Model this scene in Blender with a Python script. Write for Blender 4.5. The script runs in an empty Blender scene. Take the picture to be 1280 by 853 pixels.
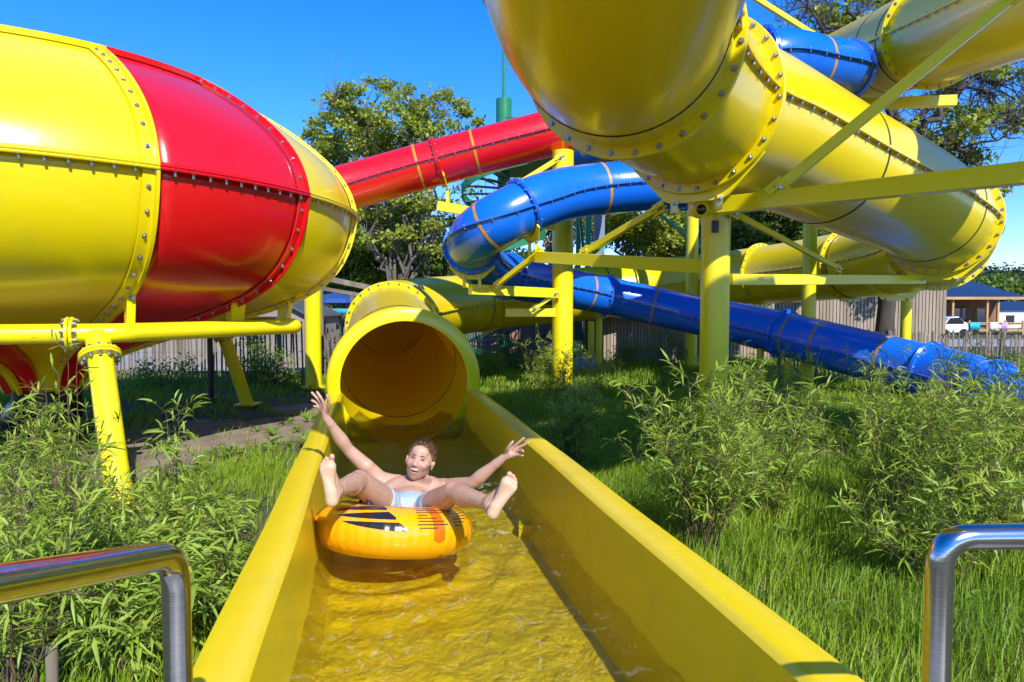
import bpy, bmesh, math, random
import numpy as np
from mathutils import Vector, Matrix, noise
R = math.radians
SC = bpy.context.scene
COL = SC.collection
# ------------------------------------------------------------------ camera, light, exposure
F = 853.0; HY = 384.0; CZ = 1.6
cd = bpy.data.cameras.new('camera'); cam = bpy.data.objects.new('camera', cd); COL.objects.link(cam)
cd.lens = 24; cd.sensor_width = 36; cd.clip_start = 0.05; cd.clip_end = 2000
cam.location = (0, 0, CZ); cam.rotation_euler = (R(90 - 2.85), 0, 0)
SC.camera = cam
SUN = Vector((0.30, -0.715, 0.63)).normalized()
w = bpy.data.worlds.new('World'); SC.world = w; w.use_nodes = True
nt = w.node_tree; bg = nt.nodes['Background']
sky = nt.nodes.new('ShaderNodeTexSky'); sky.sky_type = 'NISHITA'; sky.sun_disc = False
sky.sun_elevation = math.asin(SUN.z); sky.sun_rotation = math.atan2(SUN.x, SUN.y)
sky.air_density = 1.0; sky.dust_density = 0.0; sky.ozone_density = 6.0; sky.altitude = 0
hs_ = nt.nodes.new('ShaderNodeHueSaturation'); hs_.inputs['Saturation'].default_value = 1.3
ml_ = nt.nodes.new('ShaderNodeMix'); ml_.data_type = 'RGBA'; ml_.blend_type = 'MULTIPLY'; ml_.inputs[0].default_value = 1; ml_.inputs[7].default_value = (.84, .78, 1.02, 1)
nt.links.new(sky.outputs[0], hs_.inputs['Color']); nt.links.new(hs_.outputs[0], ml_.inputs[6]); nt.links.new(ml_.outputs[2], bg.inputs[0]); bg.inputs[1].default_value = 0.15
sd = bpy.data.lights.new('sun', 'SUN'); sd.energy = 3.8; sd.angle = R(0.5); sd.color = (1, 0.95, 0.86)
so = bpy.data.objects.new('sun', sd); COL.objects.link(so)
so.rotation_euler = SUN.to_track_quat('Z', 'Y').to_euler(); so.location = (5, -10, 20)
SC.view_settings.view_transform = 'Standard'; SC.view_settings.look = 'None'
SC.view_settings.exposure = 0.84; SC.view_settings.gamma = 1
SC.render.engine = 'CYCLES'
SC.cycles.use_denoising = True
SC.cycles.max_bounces = 9; SC.cycles.diffuse_bounces = 4; SC.cycles.glossy_bounces = 4
SC.cycles.transparent_max_bounces = 10; SC.cycles.transmission_bounces = 4
SC.cycles.caustics_reflective = False; SC.cycles.caustics_refractive = False
SC.cycles.sample_clamp_indirect = 6

def P(px, py, d):
    """a place in the world: across and up as seen from the viewpoint, d metres ahead"""
    return Vector(((px - 640) / F * d, d, CZ + (HY - py) / F * d))

# ------------------------------------------------------------------ materials
MATS = {}
def nn(t, k, **kw):
    n = t.nodes.new(k)
    for a, b in kw.items(): setattr(n, a, b)
    return n
def mat(name, col, rough=0.5, metal=0.0, bump=0.0, bscale=50, var=0.0, vscale=4, coat=0.0, col2=None, stretch=(1,1,1), spec=0.5, trans=None, dirt=0.0, detail=4, tfac=.35):
    if name in MATS: return MATS[name]
    m = bpy.data.materials.new(name); m.use_nodes = True; t = m.node_tree
    b = t.nodes['Principled BSDF']
    b.inputs['Base Color'].default_value = (*col, 1); b.inputs['Roughness'].default_value = rough
    b.inputs['Metallic'].default_value = metal; b.inputs['Coat Weight'].default_value = coat
    b.inputs['Coat Roughness'].default_value = 0.12; b.inputs['Specular IOR Level'].default_value = spec
    tc = nn(t, 'ShaderNodeTexCoord'); mp = nn(t, 'ShaderNodeMapping'); mp.inputs['Scale'].default_value = stretch
    t.links.new(tc.outputs['Object'], mp.inputs[0])
    last = None
    if var > 0 or col2:
        n = nn(t, 'ShaderNodeTexNoise'); n.inputs['Scale'].default_value = vscale; n.inputs['Detail'].default_value = detail
        t.links.new(mp.outputs[0], n.inputs[0])
        r = nn(t, 'ShaderNodeValToRGB'); r.color_ramp.elements[0].position = 0.35; r.color_ramp.elements[1].position = 0.68
        c2 = col2 if col2 else tuple(c * (1 - var) for c in col)
        r.color_ramp.elements[0].color = (*c2, 1); r.color_ramp.elements[1].color = (*col, 1)
        t.links.new(n.outputs[0], r.inputs[0]); last = r.outputs[0]
    if dirt > 0:
        n = nn(t, 'ShaderNodeTexNoise'); n.inputs['Scale'].default_value = 2.3; n.inputs['Detail'].default_value = 9; n.inputs['Roughness'].default_value = 0.75
        t.links.new(tc.outputs['Object'], n.inputs[0])
        r = nn(t, 'ShaderNodeValToRGB'); r.color_ramp.elements[0].position = 0.52; r.color_ramp.elements[1].position = 0.78
        r.color_ramp.elements[0].color = (0, 0, 0, 1); r.color_ramp.elements[1].color = (dirt, dirt, dirt, 1)
        t.links.new(n.outputs[0], r.inputs[0])
        mx = nn(t, 'ShaderNodeMix', data_type='RGBA')
        t.links.new(r.outputs[0], mx.inputs[0])
        if last: t.links.new(last, mx.inputs[6])
        else: mx.inputs[6].default_value = (*col, 1)
        mx.inputs[7].default_value = (col[0] * .45 + .04, col[1] * .45 + .04, col[2] * .45 + .03, 1)
        last = mx.outputs[2]
        rr = nn(t, 'ShaderNodeMapRange'); rr.inputs[3].default_value = rough; rr.inputs[4].default_value = min(1, rough + .35)
        t.links.new(r.outputs[0], rr.inputs[0]); t.links.new(rr.outputs[0], b.inputs['Roughness'])
    if last: t.links.new(last, b.inputs['Base Color'])
    if bump > 0:
        n = nn(t, 'ShaderNodeTexNoise'); n.inputs['Scale'].default_value = bscale; n.inputs['Detail'].default_value = 3
        t.links.new(mp.outputs[0], n.inputs[0])
        bb = nn(t, 'ShaderNodeBump'); bb.inputs['Strength'].default_value = bump; bb.inputs['Distance'].default_value = 0.01
        t.links.new(n.outputs[0], bb.inputs['Height']); t.links.new(bb.outputs[0], b.inputs['Normal'])
        if coat: t.links.new(bb.outputs[0], b.inputs['Coat Normal'])
    if trans:
        tr = nn(t, 'ShaderNodeBsdfTranslucent'); tr.inputs[0].default_value = (*trans, 1)
        ad = nn(t, 'ShaderNodeMixShader'); ad.inputs[0].default_value = tfac
        o = t.nodes['Material Output']
        t.links.new(b.outputs[0], ad.inputs[1]); t.links.new(tr.outputs[0], ad.inputs[2]); t.links.new(ad.outputs[0], o.inputs[0])
    MATS[name] = m; return m

YEL = mat('yellow_gelcoat', (.80, .64, .003), .30, bump=.10, bscale=14, coat=.35, dirt=.30, trans=(.9, .34, .0), tfac=.075)
YELI = mat('yellow_gelcoat_inside', (.80, .56, .004), .35, bump=.15, bscale=12, coat=.3, dirt=.35)
YPT = mat('yellow_steel_paint', (.82, .70, .006), .33, bump=.05, bscale=60, coat=.2, dirt=.25)
RED = mat('red_gelcoat', (.62, .004, .008), .28, bump=.12, bscale=14, coat=.4, dirt=.12)
BLU = mat('blue_gelcoat', (.006, .145, .78), .25, bump=.12, bscale=14, coat=.4, dirt=.12)
ORN = mat('orange_joint_band', (.62, .30, .02), .4, var=.3, vscale=9)
SEAL = mat('black_rubber_seal', (.01, .01, .012), .6, var=.2)
BOLT = mat('galvanised_bolt', (.42, .42, .43), .38, .8, var=.3, vscale=30)
STEEL = mat('stainless_steel', (.58, .58, .59), .17, 1.0, bump=.02, bscale=40, stretch=(1, 1, 8), var=.15, vscale=20)
GRN = mat('green_steel_paint', (.02, .22, .09), .35, var=.2, dirt=.2)
BLK = mat('black_plastic', (.012, .012, .014), .35, var=.2)
DGL = mat('dark_lens_glass', (.01, .01, .012), .05, coat=.5, var=.1)

# ------------------------------------------------------------------ mesh helpers
class MB:
    def __init__(s): s.v = []; s.f = []; s.m = []; s.n = 0
    def add(s, vs, fs, mi=0):
        s.v += [tuple(v) for v in vs]
        s.f += [tuple(i + s.n for i in f) for f in fs]; s.m += [mi] * len(fs); s.n += len(vs)
    def box(s, c, size, rot=None, mi=0):
        c = Vector(c); hx, hy, hz = [a / 2 for a in size]
        vs = [Vector((x * hx, y * hy, z * hz)) for x in (-1, 1) for y in (-1, 1) for z in (-1, 1)]
        if rot is not None: vs = [rot @ v for v in vs]
        s.add([c + v for v in vs], [(0,1,3,2),(4,6,7,5),(0,4,5,1),(2,3,7,6),(0,2,6,4),(1,5,7,3)], mi)
    def bar(s, a, b, wd, ht, mi=0, up=Vector((0, 0, 1))):
        a = Vector(a); b = Vector(b); t = (b - a); L = t.length; t.normalize()
        x = t.cross(up)
        if x.length < 1e-3: x = t.cross(Vector((1, 0, 0)))
        x.normalize(); z = x.cross(t)
        rot = Matrix((x, t, z)).transposed()
        s.box((a + b) / 2, (wd, L, ht), rot, mi)
    def tube(s, pts, rad, seg=16, cap=True, mi=0, closed=False):
        pts = [Vector(p) for p in pts]; n = len(pts)
        if not hasattr(rad, '__len__'): rad = [rad] * n
        T = []
        for i in range(n):
            if closed: t = pts[(i + 1) % n] - pts[i - 1]
            else: t = pts[min(i + 1, n - 1)] - pts[max(i - 1, 0)]
            T.append(t.normalized())
        u = T[0].cross(Vector((0, 0, 1)))
        if u.length < 1e-2: u = T[0].cross(Vector((1, 0, 0)))
        u.normalize(); vs = []
        for i in range(n):
            u = (u - T[i] * u.dot(T[i])).normalized(); v = T[i].cross(u)
            for k in range(seg):
                a = 2 * math.pi * k / seg
                vs.append(pts[i] + (u * math.cos(a) + v * math.sin(a)) * rad[i])
        fs = []
        for i in range(n if closed else n - 1):
            j = (i + 1) % n
            for k in range(seg):
                l = (k + 1) % seg
                fs.append((i * seg + k, i * seg + l, j * seg + l, j * seg + k))
        if cap and not closed:
            fs.append(tuple(range(seg))[::-1]); fs.append(tuple(range((n - 1) * seg, n * seg)))
        s.add(vs, fs, mi)
    def prism(s, poly, z0, z1, mat4=None, mi=0):
        n = len(poly); vs = [Vector((x, y, z0)) for x, y in poly] + [Vector((x, y, z1)) for x, y in poly]
        if mat4 is not None: vs = [mat4 @ v for v in vs]
        fs = [tuple(range(n))[::-1], tuple(range(n, 2 * n))] + [(i, (i + 1) % n, n + (i + 1) % n, n + i) for i in range(n)]
        s.add(vs, fs, mi)
    def ball(s, c, r, seg=12, rings=8, mi=0, mat3=None):
        c = Vector(c); rr = r if hasattr(r, '__len__') else (r, r, r); vs = []; fs = []
        for i in range(rings + 1):
            th = math.pi * i / rings
            for k in range(seg):
                a = 2 * math.pi * k / seg
                v = Vector((math.sin(th) * math.cos(a) * rr[0], math.sin(th) * math.sin(a) * rr[1], math.cos(th) * rr[2]))
                if mat3 is not None: v = mat3 @ v
                vs.append(c + v)
        for i in range(rings):
            for k in range(seg):
                l = (k + 1) % seg
                fs.append((i * seg + k, (i + 1) * seg + k, (i + 1) * seg + l, i * seg + l))
        s.add(vs, fs, mi)
    def build(s, name, mats, parent=None, smooth=True, auto=40, loc=None, bevel=0):
        me = bpy.data.meshes.new(name)
        vs = s.v
        if loc is not None: vs = [(v[0] - loc[0], v[1] - loc[1], v[2] - loc[2]) for v in s.v]
        me.from_pydata(vs, [], s.f)
        if not isinstance(mats, (list, tuple)): mats = [mats]
        for m in mats: me.materials.append(m)
        if max(s.m or [0]) > 0: me.polygons.foreach_set('material_index', s.m)
        if smooth:
            me.polygons.foreach_set('use_smooth', [True] * len(s.f))
            if auto: me.set_sharp_from_angle(angle=R(auto))
        me.update()
        o = bpy.data.objects.new(name, me); COL.objects.link(o)
        if loc is not None: o.location = loc
        if bevel:
            b = o.modifiers.new('bevel', 'BEVEL'); b.width = bevel; b.segments = 2; b.limit_method = 'ANGLE'; b.angle_limit = R(40)
        if parent is not None:
            o.parent = parent
            if parent.type == 'EMPTY' and loc is None: o.matrix_parent_inverse = Matrix.Translation(parent.location).inverted()
            elif parent.type != 'EMPTY' and loc is None: o.matrix_parent_inverse = Matrix.Translation(parent.location).inverted()
        return o
def npmesh(name, V, Fq, mats, parent=None, smooth=False, mi=None):
    """numpy verts (n,3) and faces (m,k)"""
    me = bpy.data.meshes.new(name); n = len(V); m, k = Fq.shape
    me.vertices.add(n); me.vertices.foreach_set('co', V.astype(np.float32).ravel())
    me.loops.add(m * k); me.loops.foreach_set('vertex_index', Fq.astype(np.int32).ravel())
    me.polygons.add(m); me.polygons.foreach_set('loop_start', np.arange(0, m * k, k, dtype=np.int32))
    me.polygons.foreach_set('loop_total', np.full(m, k, dtype=np.int32))
    if not isinstance(mats, (list, tuple)): mats = [mats]
    for a in mats: me.materials.append(a)
    if mi is not None: me.polygons.foreach_set('material_index', mi.astype(np.int32))
    if smooth: me.polygons.foreach_set('use_smooth', np.ones(m, dtype=bool))
    me.update(calc_edges=True); me.validate()
    o = bpy.data.objects.new(name, me); COL.objects.link(o)
    if parent is not None: o.parent = parent
    return o
def tag(o, label=None, cat=None, group=None, kind=None):
    if label: o['label'] = label
    if cat: o['category'] = cat
    if group: o['group'] = group
    if kind: o['kind'] = kind
    return o
def thing(name, label, cat, loc=(0, 0, 0), group=None):
    o = bpy.data.objects.new(name, None); COL.objects.link(o); o.location = loc; o.empty_display_size = .2
    return tag(o, label, cat, group)
def copy_tree(o, parent=None):
    c = o.copy(); COL.objects.link(c); c.parent = parent
    for ch in o.children: copy_tree(ch, c)
    return c

# ------------------------------------------------------------------ smooth paths
def spline(pts, step=.12):
    P_ = [Vector(p) for p in pts]; P_ = [2 * P_[0] - P_[1]] + P_ + [2 * P_[-1] - P_[-2]]
    out = []
    for i in range(1, len(P_) - 2):
        p0, p1, p2, p3 = P_[i - 1:i + 3]
        # centripetal
        t0 = 0; t1 = t0 + (p1 - p0).length ** .5; t2 = t1 + (p2 - p1).length ** .5; t3 = t2 + (p3 - p2).length ** .5
        n = max(4, int((p2 - p1).length / .05))
        for k in range(n):
            t = t1 + (t2 - t1) * k / n
            a1 = p0 * ((t1 - t) / (t1 - t0)) + p1 * ((t - t0) / (t1 - t0)); a2 = p1 * ((t2 - t) / (t2 - t1)) + p2 * ((t - t1) / (t2 - t1))
            a3 = p2 * ((t3 - t) / (t3 - t2)) + p3 * ((t - t2) / (t3 - t2))
            b1 = a1 * ((t2 - t) / (t2 - t0)) + a2 * ((t - t0) / (t2 - t0)); b2 = a2 * ((t3 - t) / (t3 - t1)) + a3 * ((t - t1) / (t3 - t1))
            out.append(b1 * ((t2 - t) / (t2 - t1)) + b2 * ((t - t1) / (t2 - t1)))
    out.append(P_[-2])
    # smooth and resample by arc length
    for _ in range(30):
        q = out[:]
        for i in range(1, len(out) - 1): q[i] = out[i] * .5 + (out[i - 1] + out[i + 1]) * .25
        out = q
    L = [0]
    for i in range(1, len(out)): L.append(L[-1] + (out[i] - out[i - 1]).length)
    n = int(L[-1] / step); res = []; j = 0
    for k in range(n + 1):
        s = L[-1] * k / n
        while j < len(L) - 2 and L[j + 1] < s: j += 1
        u = (s - L[j]) / max(1e-9, L[j + 1] - L[j]); res.append(out[j].lerp(out[j + 1], u))
    return res
def frames(pts):
    fr = []
    for i in range(len(pts)):
        t = (pts[min(i + 1, len(pts) - 1)] - pts[max(i - 1, 0)]).normalized()
        s = t.cross(Vector((0, 0, 1))).normalized(); u = s.cross(t)
        fr.append((t, s, u))
    return fr
def shell(mb, pts, fr, rad, seg=64, thick=.02, mi=0):
    n = len(pts); vs = []
    for r in (rad,):
        for i in range(n):
            t, s, u = fr[i]
            for k in range(seg):
                a = 2 * math.pi * k / seg; vs.append(pts[i] + (s * math.cos(a) + u * math.sin(a)) * r)
    fs = []; N = n * seg
    for i in range(n - 1):
        for k in range(seg):
            l = (k + 1) % seg
            fs.append((i * seg + k, i * seg + l, (i + 1) * seg + l, (i + 1) * seg + k))
    mb.add(vs, fs, mi)
def ring(mb, c, fr, r0, r1, th, seg=64, off=0, mi=0, bev=.006):
    t, s, u = fr; c = c + t * off; vs = []
    prof = [(r0, -th / 2), (r1 - bev, -th / 2), (r1, -th / 2 + bev), (r1, th / 2 - bev), (r1 - bev, th / 2), (r0, th / 2)]
    for k in range(seg):
        a = 2 * math.pi * k / seg; d = s * math.cos(a) + u * math.sin(a)
        for r, z in prof: vs.append(c + d * r + t * z)
    m = len(prof); fs = []
    for k in range(seg):
        l = (k + 1) % seg
        for j in range(m): fs.append((k * m + j, k * m + (j + 1) % m, l * m + (j + 1) % m, l * m + j))
    mb.add(vs, fs, mi)
def bolt(mb, c, d, r=.016, h=.02, mi=0):
    """hex head on washer, axis d"""
    d = Vector(d).normalized(); x = d.cross(Vector((.31, .2, .93))).normalized(); y = d.cross(x); c = Vector(c)
    vs = []
    for rr, hh in ((r * 1.5, 0), (r * 1.5, h * .25), (r, h * .25), (r, h), (r * .8, h * 1.15)):
        for k in range(6): vs.append(c + (x * math.cos(k * math.pi / 3) + y * math.sin(k * math.pi / 3)) * rr + d * hh)
    fs = [(a * 6 + k, a * 6 + (k + 1) % 6, a * 6 + 6 + (k + 1) % 6, a * 6 + 6 + k) for a in range(4) for k in range(6)]
    fs.append(tuple(range(24, 30))); mb.add(vs, fs, mi)
def near(pts, p):
    p = Vector(p); return min(range(len(pts)), key=lambda i: (pts[i] - p).length)

def tube_slide(root, ctrl, rad, m, flanges, bands=(), band_mat=ORN, seals=(), frh=.085, seam=True, fl_th=.06, boltstep=.17, boltR=.016, minbolt=0, sub=()):
    """closed tube: shell, side seams, bolted flanges, joint bands. flanges: world points"""
    pts = spline(ctrl); fr = frames(pts)
    mb = MB(); shell(mb, pts, fr, rad, 72); body = mb.build('tube', m, root)
    fi = sorted(near(pts, f) for f in flanges)
    for sgn in (1, -1):
        if not seam: continue
        mb = MB(); vs = []
        for i in range(len(pts)):
            t, s, u = fr[i]; d = s * sgn
            for rr, uu in ((rad - .004, .014), (rad + .052, .012), (rad + .052, -.012), (rad - .004, -.014)): vs.append(pts[i] + d * rr + u * uu)
        fs = []
        for i in range(len(pts) - 1):
            for j in range(4): fs.append((i * 4 + j, i * 4 + (j + 1) % 4, i * 4 + 4 + (j + 1) % 4, i * 4 + 4 + j))
        mb.add(vs, fs); acc = 0
        for i in range(1, len(pts)):
            acc += (pts[i] - pts[i - 1]).length
            if acc >= boltstep:
                acc = 0; t, s, u = fr[i]
                if (pts[i] - Vector((0, 0, CZ))).length < 26:
                    bolt(mb, pts[i] + s * sgn * (rad + .03) - u * .012, -u, boltR * .75, .03, 1)
                    bolt(mb, pts[i] + s * sgn * (rad + .03) + u * .012, u, boltR * .75, .016, 1)
        mb.build('side_seam', [m, BOLT], root, auto=30)
    for i in fi:
        mb = MB(); ring(mb, pts[i], fr[i], rad - .005, rad + frh, fl_th * .46, off=-fl_th * .27)
        ring(mb, pts[i], fr[i], rad - .005, rad + frh, fl_th * .46, off=fl_th * .27)
        t, s, u = fr[i]; n = max(16, int(2 * math.pi * rad / boltstep))
        for k in range(n):
            a = 2 * math.pi * (k + .5) / n; d = s * math.cos(a) + u * math.sin(a)
            for sg in (1, -1): bolt(mb, pts[i] + d * (rad + frh * .55) + t * sg * fl_th * .5, t * sg, boltR, mi=1)
        mb.build('flange', [m, BOLT], root, auto=30)
    for b in bands:
        i = near(pts, b); mb = MB(); ring(mb, pts[i], fr[i], rad - .003, rad + .004, .045, bev=.001); mb.build('joint_band', band_mat, root)
    for b in seals:
        i = near(pts, b); mb = MB(); ring(mb, pts[i], fr[i], rad - .003, rad + .006, .03, bev=.002); mb.build('rubber_seal', SEAL, root)
    return pts, fr
# ------------------------------------------------------------------ ground
def ground_h(x, y):
    return 0.05 * math.sin(x * .9 + 1) * math.sin(y * .7) * (1 if abs(x + 1) > 1.3 or y > 9 else .3)
def cl(y): return 0.03 - .207 * (y - 1.71)          # centre line of the run-out flume
GROUND = mat('soil_and_short_turf', (.055, .085, .018), .95, bump=.8, bscale=25, col2=(.085, .062, .04), vscale=1.1, detail=8)
gv = []; gf = []
xs = list(np.arange(-16, 20.01, .4)); ys = list(np.arange(-6, 26.01, .4))
xs = [-900, -200, -60, -28] + xs + [30, 60, 200, 900]; ys = [-60, -15] + ys + [34, 60, 120, 300, 1200]
for y in ys:
    for x in xs: gv.append((x, y, ground_h(x, y) if -16 <= x <= 20 and y < 26 else 0))
nx = len(xs)
g = MB(); g.add(gv, [(j * nx + i, j * nx + i + 1, (j + 1) * nx + i + 1, (j + 1) * nx + i) for j in range(len(ys) - 1) for i in range(nx - 1)])
tag(g.build('ground', GROUND), kind='structure')
DIRT = mat('trampled_sandy_dirt', (.30, .235, .165), .95, bump=.9, bscale=30, col2=(.17, .13, .09), vscale=3, detail=8)
def patch(name, cx, cy, rx, ry, m, seed, z=.02):
    mb = MB(); rnd = random.Random(seed); N = 40; rings_ = 6; vs = [(cx, cy, ground_h(cx, cy) + z)]
    ph = [rnd.uniform(0, 6.28) for _ in range(4)]
    for j in range(1, rings_ + 1):
        for k in range(N):
            a = 2 * math.pi * k / N; q = j / rings_ * (1 + .16 * math.sin(2 * a + ph[0]) + .12 * math.sin(3 * a + ph[1]) + .07 * math.sin(7 * a + ph[2]) + .05 * math.sin(13 * a + ph[3]))
            x = cx + rx * q * math.cos(a); y = cy + ry * q * math.sin(a)
            vs.append((x, y, ground_h(x, y) + z * (1.2 - j / rings_ * 1.25) + .0))
    fs = [(0, 1 + k, 1 + (k + 1) % N) for k in range(N)] + [(1 + (j - 1) * N + k, 1 + j * N + k, 1 + j * N + (k + 1) % N, 1 + (j - 1) * N + (k + 1) % N) for j in range(1, rings_) for k in range(N)]
    mb.add(vs, fs); return tag(mb.build(name, m), kind='structure')
patch('dirt_path', -3.6, 8.7, 1.25, 1.6, DIRT, 1, .03)
patch('dirt_path', -4.9, 6.3, 2.0, 1.4, DIRT, 2, .034)
patch('dirt_path', -3.1, 10.9, .9, .7, DIRT, 5, .03)
patch('dirt_path', 3.3, 7.2, .7, .45, mat('dry_mulch', (.16, .12, .08), .95, bump=.8, bscale=40, var=.4, vscale=8), 3, .03)
ROADM = mat('pale_asphalt_yard', (.33, .31, .29), .9, var=.15, vscale=3, bump=.2, bscale=80)
mb = MB(); mb.add([(-14, 16.4, .06), (-1.4, 16.4, .06), (-1.4, 26, .06), (-14, 26, .06)], [(0, 1, 2, 3)]); tag(mb.build('pavement', ROADM), kind='structure')
mb = MB(); mb.add([(14, 27, .03), (60, 27, .03), (60, 33, .03), (14, 33, .03)], [(0, 1, 2, 3)]); tag(mb.build('road', ROADM), kind='structure')
# landing step below the viewpoint
CONC = mat('wet_grey_concrete', (.30, .29, .27), .6, var=.3, vscale=5, bump=.3, bscale=30)
mb = MB(); mb.box((.15, .0, .11), (3.0, 2.1, .3)); tag(mb.build('landing_platform', CONC, bevel=.02), 'low wet concrete step at the end of the open flume', 'step')

# ------------------------------------------------------------------ big yellow slide
ys_ = thing('tube_slide', 'huge yellow enclosed tube slide winding overhead and ending in an open flume', 'water slide', (-1.2, 7.6, 0))
RA = .74
A_ctrl = [(6.3, 1.2, 7.35), (5.0, .6, 7.0), (3.5, .3, 6.4), (2.0, .45, 5.55), (.95, 1.25, 4.55), (.55, 2.3, 3.82),  # unseen upper run, routed so its shadow clears the rider and bamboo
          P(765, -45, 3.75), P(782, 62, 5.1), P(868, 137, 6.5), P(926, 158, 7.1), P(1028, 205, 8.2), P(1131, 252, 9.5), (6.5, 10.45, 2.9), (7.35, 11.8, 2.72), (7.65, 13.5, 2.6), (7.25, 15.6, 2.5), (6.1, 18.0, 2.38),
          (4.2, 19.2, 2.2), (2.2, 19.1, 1.98), (.2, 18.5, 1.8), (-1.25, 17.3, 1.66), (-2.15, 15.6, 1.52), (-2.5, 13.9, 1.38), (-2.19, 12.4, 1.24), (-1.7, 10, .99), (-1.2, 7.62, .755)]
A_fl = [P(782, 62, 5.1), P(868, 137, 6.5), (6.5, 10.45, 2.9), (7.4, 12.0, 2.7), (7.35, 15.0, 2.5), (6.35, 17.6, 2.4), (3.4, 19.3, 2.2), (-.75, 17.9, 1.7), (-2.19, 12.4, 1.24), (2.0, .45, 5.55), (5.0, .6, 7.0)]
A_seal = [P(740, 40, 4.75), P(1030, 205, 8.2), P(1160, 262, 9.9), (-1.0, 17.6, 1.7), (7.3, 14.8, 2.5), (5.4, 18.5, 2.3), (-2.45, 13.8, 1.38), (2.6, 19.2, 2.0), (-1.45, 8.9, .88)]
C_ctrl = [(3.6, 20.6, 7.2), (5.2, 18.9, 6.95), (6.5, 16.6, 6.7), P(1047, 92, 14.0), P(1200, 33, 9.8), (6.3, 6.6, 5.15), (6.7, 3.4, 4.85), (8.3, .6, 4.55), (11, -1, 4.2)]  # unseen near end swings off right to keep its shadow off the bamboo
cs = thing('tube_slide', 'upper yellow tube slide crossing the top right corner behind the diagonal brace', 'water slide', (8, 1, 0))
cpts, cfr = tube_slide(cs, C_ctrl, RA, YEL, [P(1172, 45, 10.6), (6.5, 16.6, 6.7), (6.7, 3.4, 4.85)], seals=[P(1150, 52, 11.0), P(1120, 60, 11.8)], boltR=.017)
apts, afr = tube_slide(ys_, A_ctrl, RA, YEL, A_fl, seals=A_seal, boltR=.017)
# exit ring: broad flat lip
fr_ex = frames([Vector((-1.7, 10.0, .99)), Vector((-1.2, 7.6, .755))])[0]
mb = MB(); ex = Vector((-1.2, 7.6, .755)); ring(mb, ex, fr_ex, .70, .85, .10, 96, bev=.03)
er = mb.build('exit_ring', YEL, ys_, auto=50)
# gussets behind the exit
# ---- open flume
def flume_section():
    """closed outline across the flume, (s, z)"""
    h = []
    inner = [(.700, .66), (.685, .645), (.668, .42), (.655, .30), (.64, .20), (.60, .125), (.53, .10)]
    outer = [(.72, .668), (.80, .668), (.838, .655), (.85, .63), (.85, .56), (.835, .555), (.832, .60), (.78, .625), (.735, .62), (.72, .40), (.70, .15), (.55, .04)]
    return inner, outer
inner, outer = flume_section()
prof = [(-s, z) for s, z in outer[::-1]] + [(-s, z) for s, z in inner] + [(s, z) for s, z in inner[::-1]] + outer
mb = MB(); m_ = len(prof); Ys = np.linspace(1.1, 7.58, 60); vs = []
for y in Ys:
    for s, z in prof:
        wob = .004 * math.sin(y * 3.1 + s * 2)
        vs.append((cl(y) + s * .979 + wob, y + s * .2, z))
fs = []
for i in range(len(Ys) - 1):
    for j in range(m_): fs.append((i * m_ + j, i * m_ + (j + 1) % m_, (i + 1) * m_ + (j + 1) % m_, (i + 1) * m_ + j))
fs.append(tuple(range(m_))); fs.append(tuple(range((len(Ys) - 1) * m_, len(Ys) * m_))[::-1]); mb.add(vs, fs)
FLM = mat('weathered_yellow_flume', (.80, .61, .008), .36, bump=.22, bscale=9, coat=.25, dirt=.42, trans=(.9, .5, .01), tfac=.06)
flume = mb.build('open_flume', FLM, ys_, auto=35)
# section joints of the rim and of the walls
for y in (2.42, 4.3, 6.2):
    mb = MB(); vs = []; off = [(s + (.003 if s > 0 else -.003) * (1 if k < 12 or k >= m_ - 12 else -1), z + .004) for k, (s, z) in enumerate(prof)]
    offR = off[-9:-3]; off = off[3:9]
    for yy in (y - .014, y + .014):
        for s, z in off: vs.append((cl(yy) + s * .979, yy + s * .2, z))
    q_ = len(off); fs = [(j, j + 1, q_ + j + 1, q_ + j) for j in range(q_ - 1)]; mb.add(vs, fs)
    mb.build('section_joint', mat('yellowed_joint_sealant', (.16, .13, .02), .6, var=.4, vscale=30), flume); mb = MB(); mb.add([(cl(yy) + s * .979, yy + s * .2, z) for yy in (y - .014, y + .014) for s, z in offR], fs); mb.build('section_joint', mat('yellowed_joint_sealant', (.16, .13, .02), .6, var=.4, vscale=30), flume)
for y in (2.2, 4.4, 6.6):
    for sg in (-1, 1):
        mb = MB(); c = Vector((cl(y) + sg * .62, y, 0)); mb.box(c + Vector((0, 0, .09)), (.1, .1, .2)); mb.box(c + Vector((0, 0, .01)), (.2, .2, .03)); mb.build('foot', YPT, ys_, bevel=.005)

# ---- water in flume
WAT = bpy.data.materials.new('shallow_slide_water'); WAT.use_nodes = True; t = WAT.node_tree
for n in list(t.nodes): t.nodes.remove(n)
o_ = nn(t, 'ShaderNodeOutputMaterial'); gl = nn(t, 'ShaderNodeBsdfGlossy'); gl.inputs['Roughness'].default_value = .04
tr = nn(t, 'ShaderNodeBsdfTransparent'); tr.inputs[0].default_value = (.93, .95, .80, 1)
fz = nn(t, 'ShaderNodeFresnel'); fz.inputs[0].default_value = 1.2
mx = nn(t, 'ShaderNodeMixShader'); tc = nn(t, 'ShaderNodeTexCoord')
def wn(scale, det, stretch, rough=.5, dist=0):
    mp = nn(t, 'ShaderNodeMapping'); mp.inputs['Scale'].default_value = stretch; t.links.new(tc.outputs['Object'], mp.inputs[0])
    n = nn(t, 'ShaderNodeTexNoise'); n.inputs['Scale'].default_value = scale; n.inputs['Detail'].default_value = det; n.inputs['Roughness'].default_value = rough; n.inputs['Distortion'].default_value = dist
    t.links.new(mp.outputs[0], n.inputs[0]); return n
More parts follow.
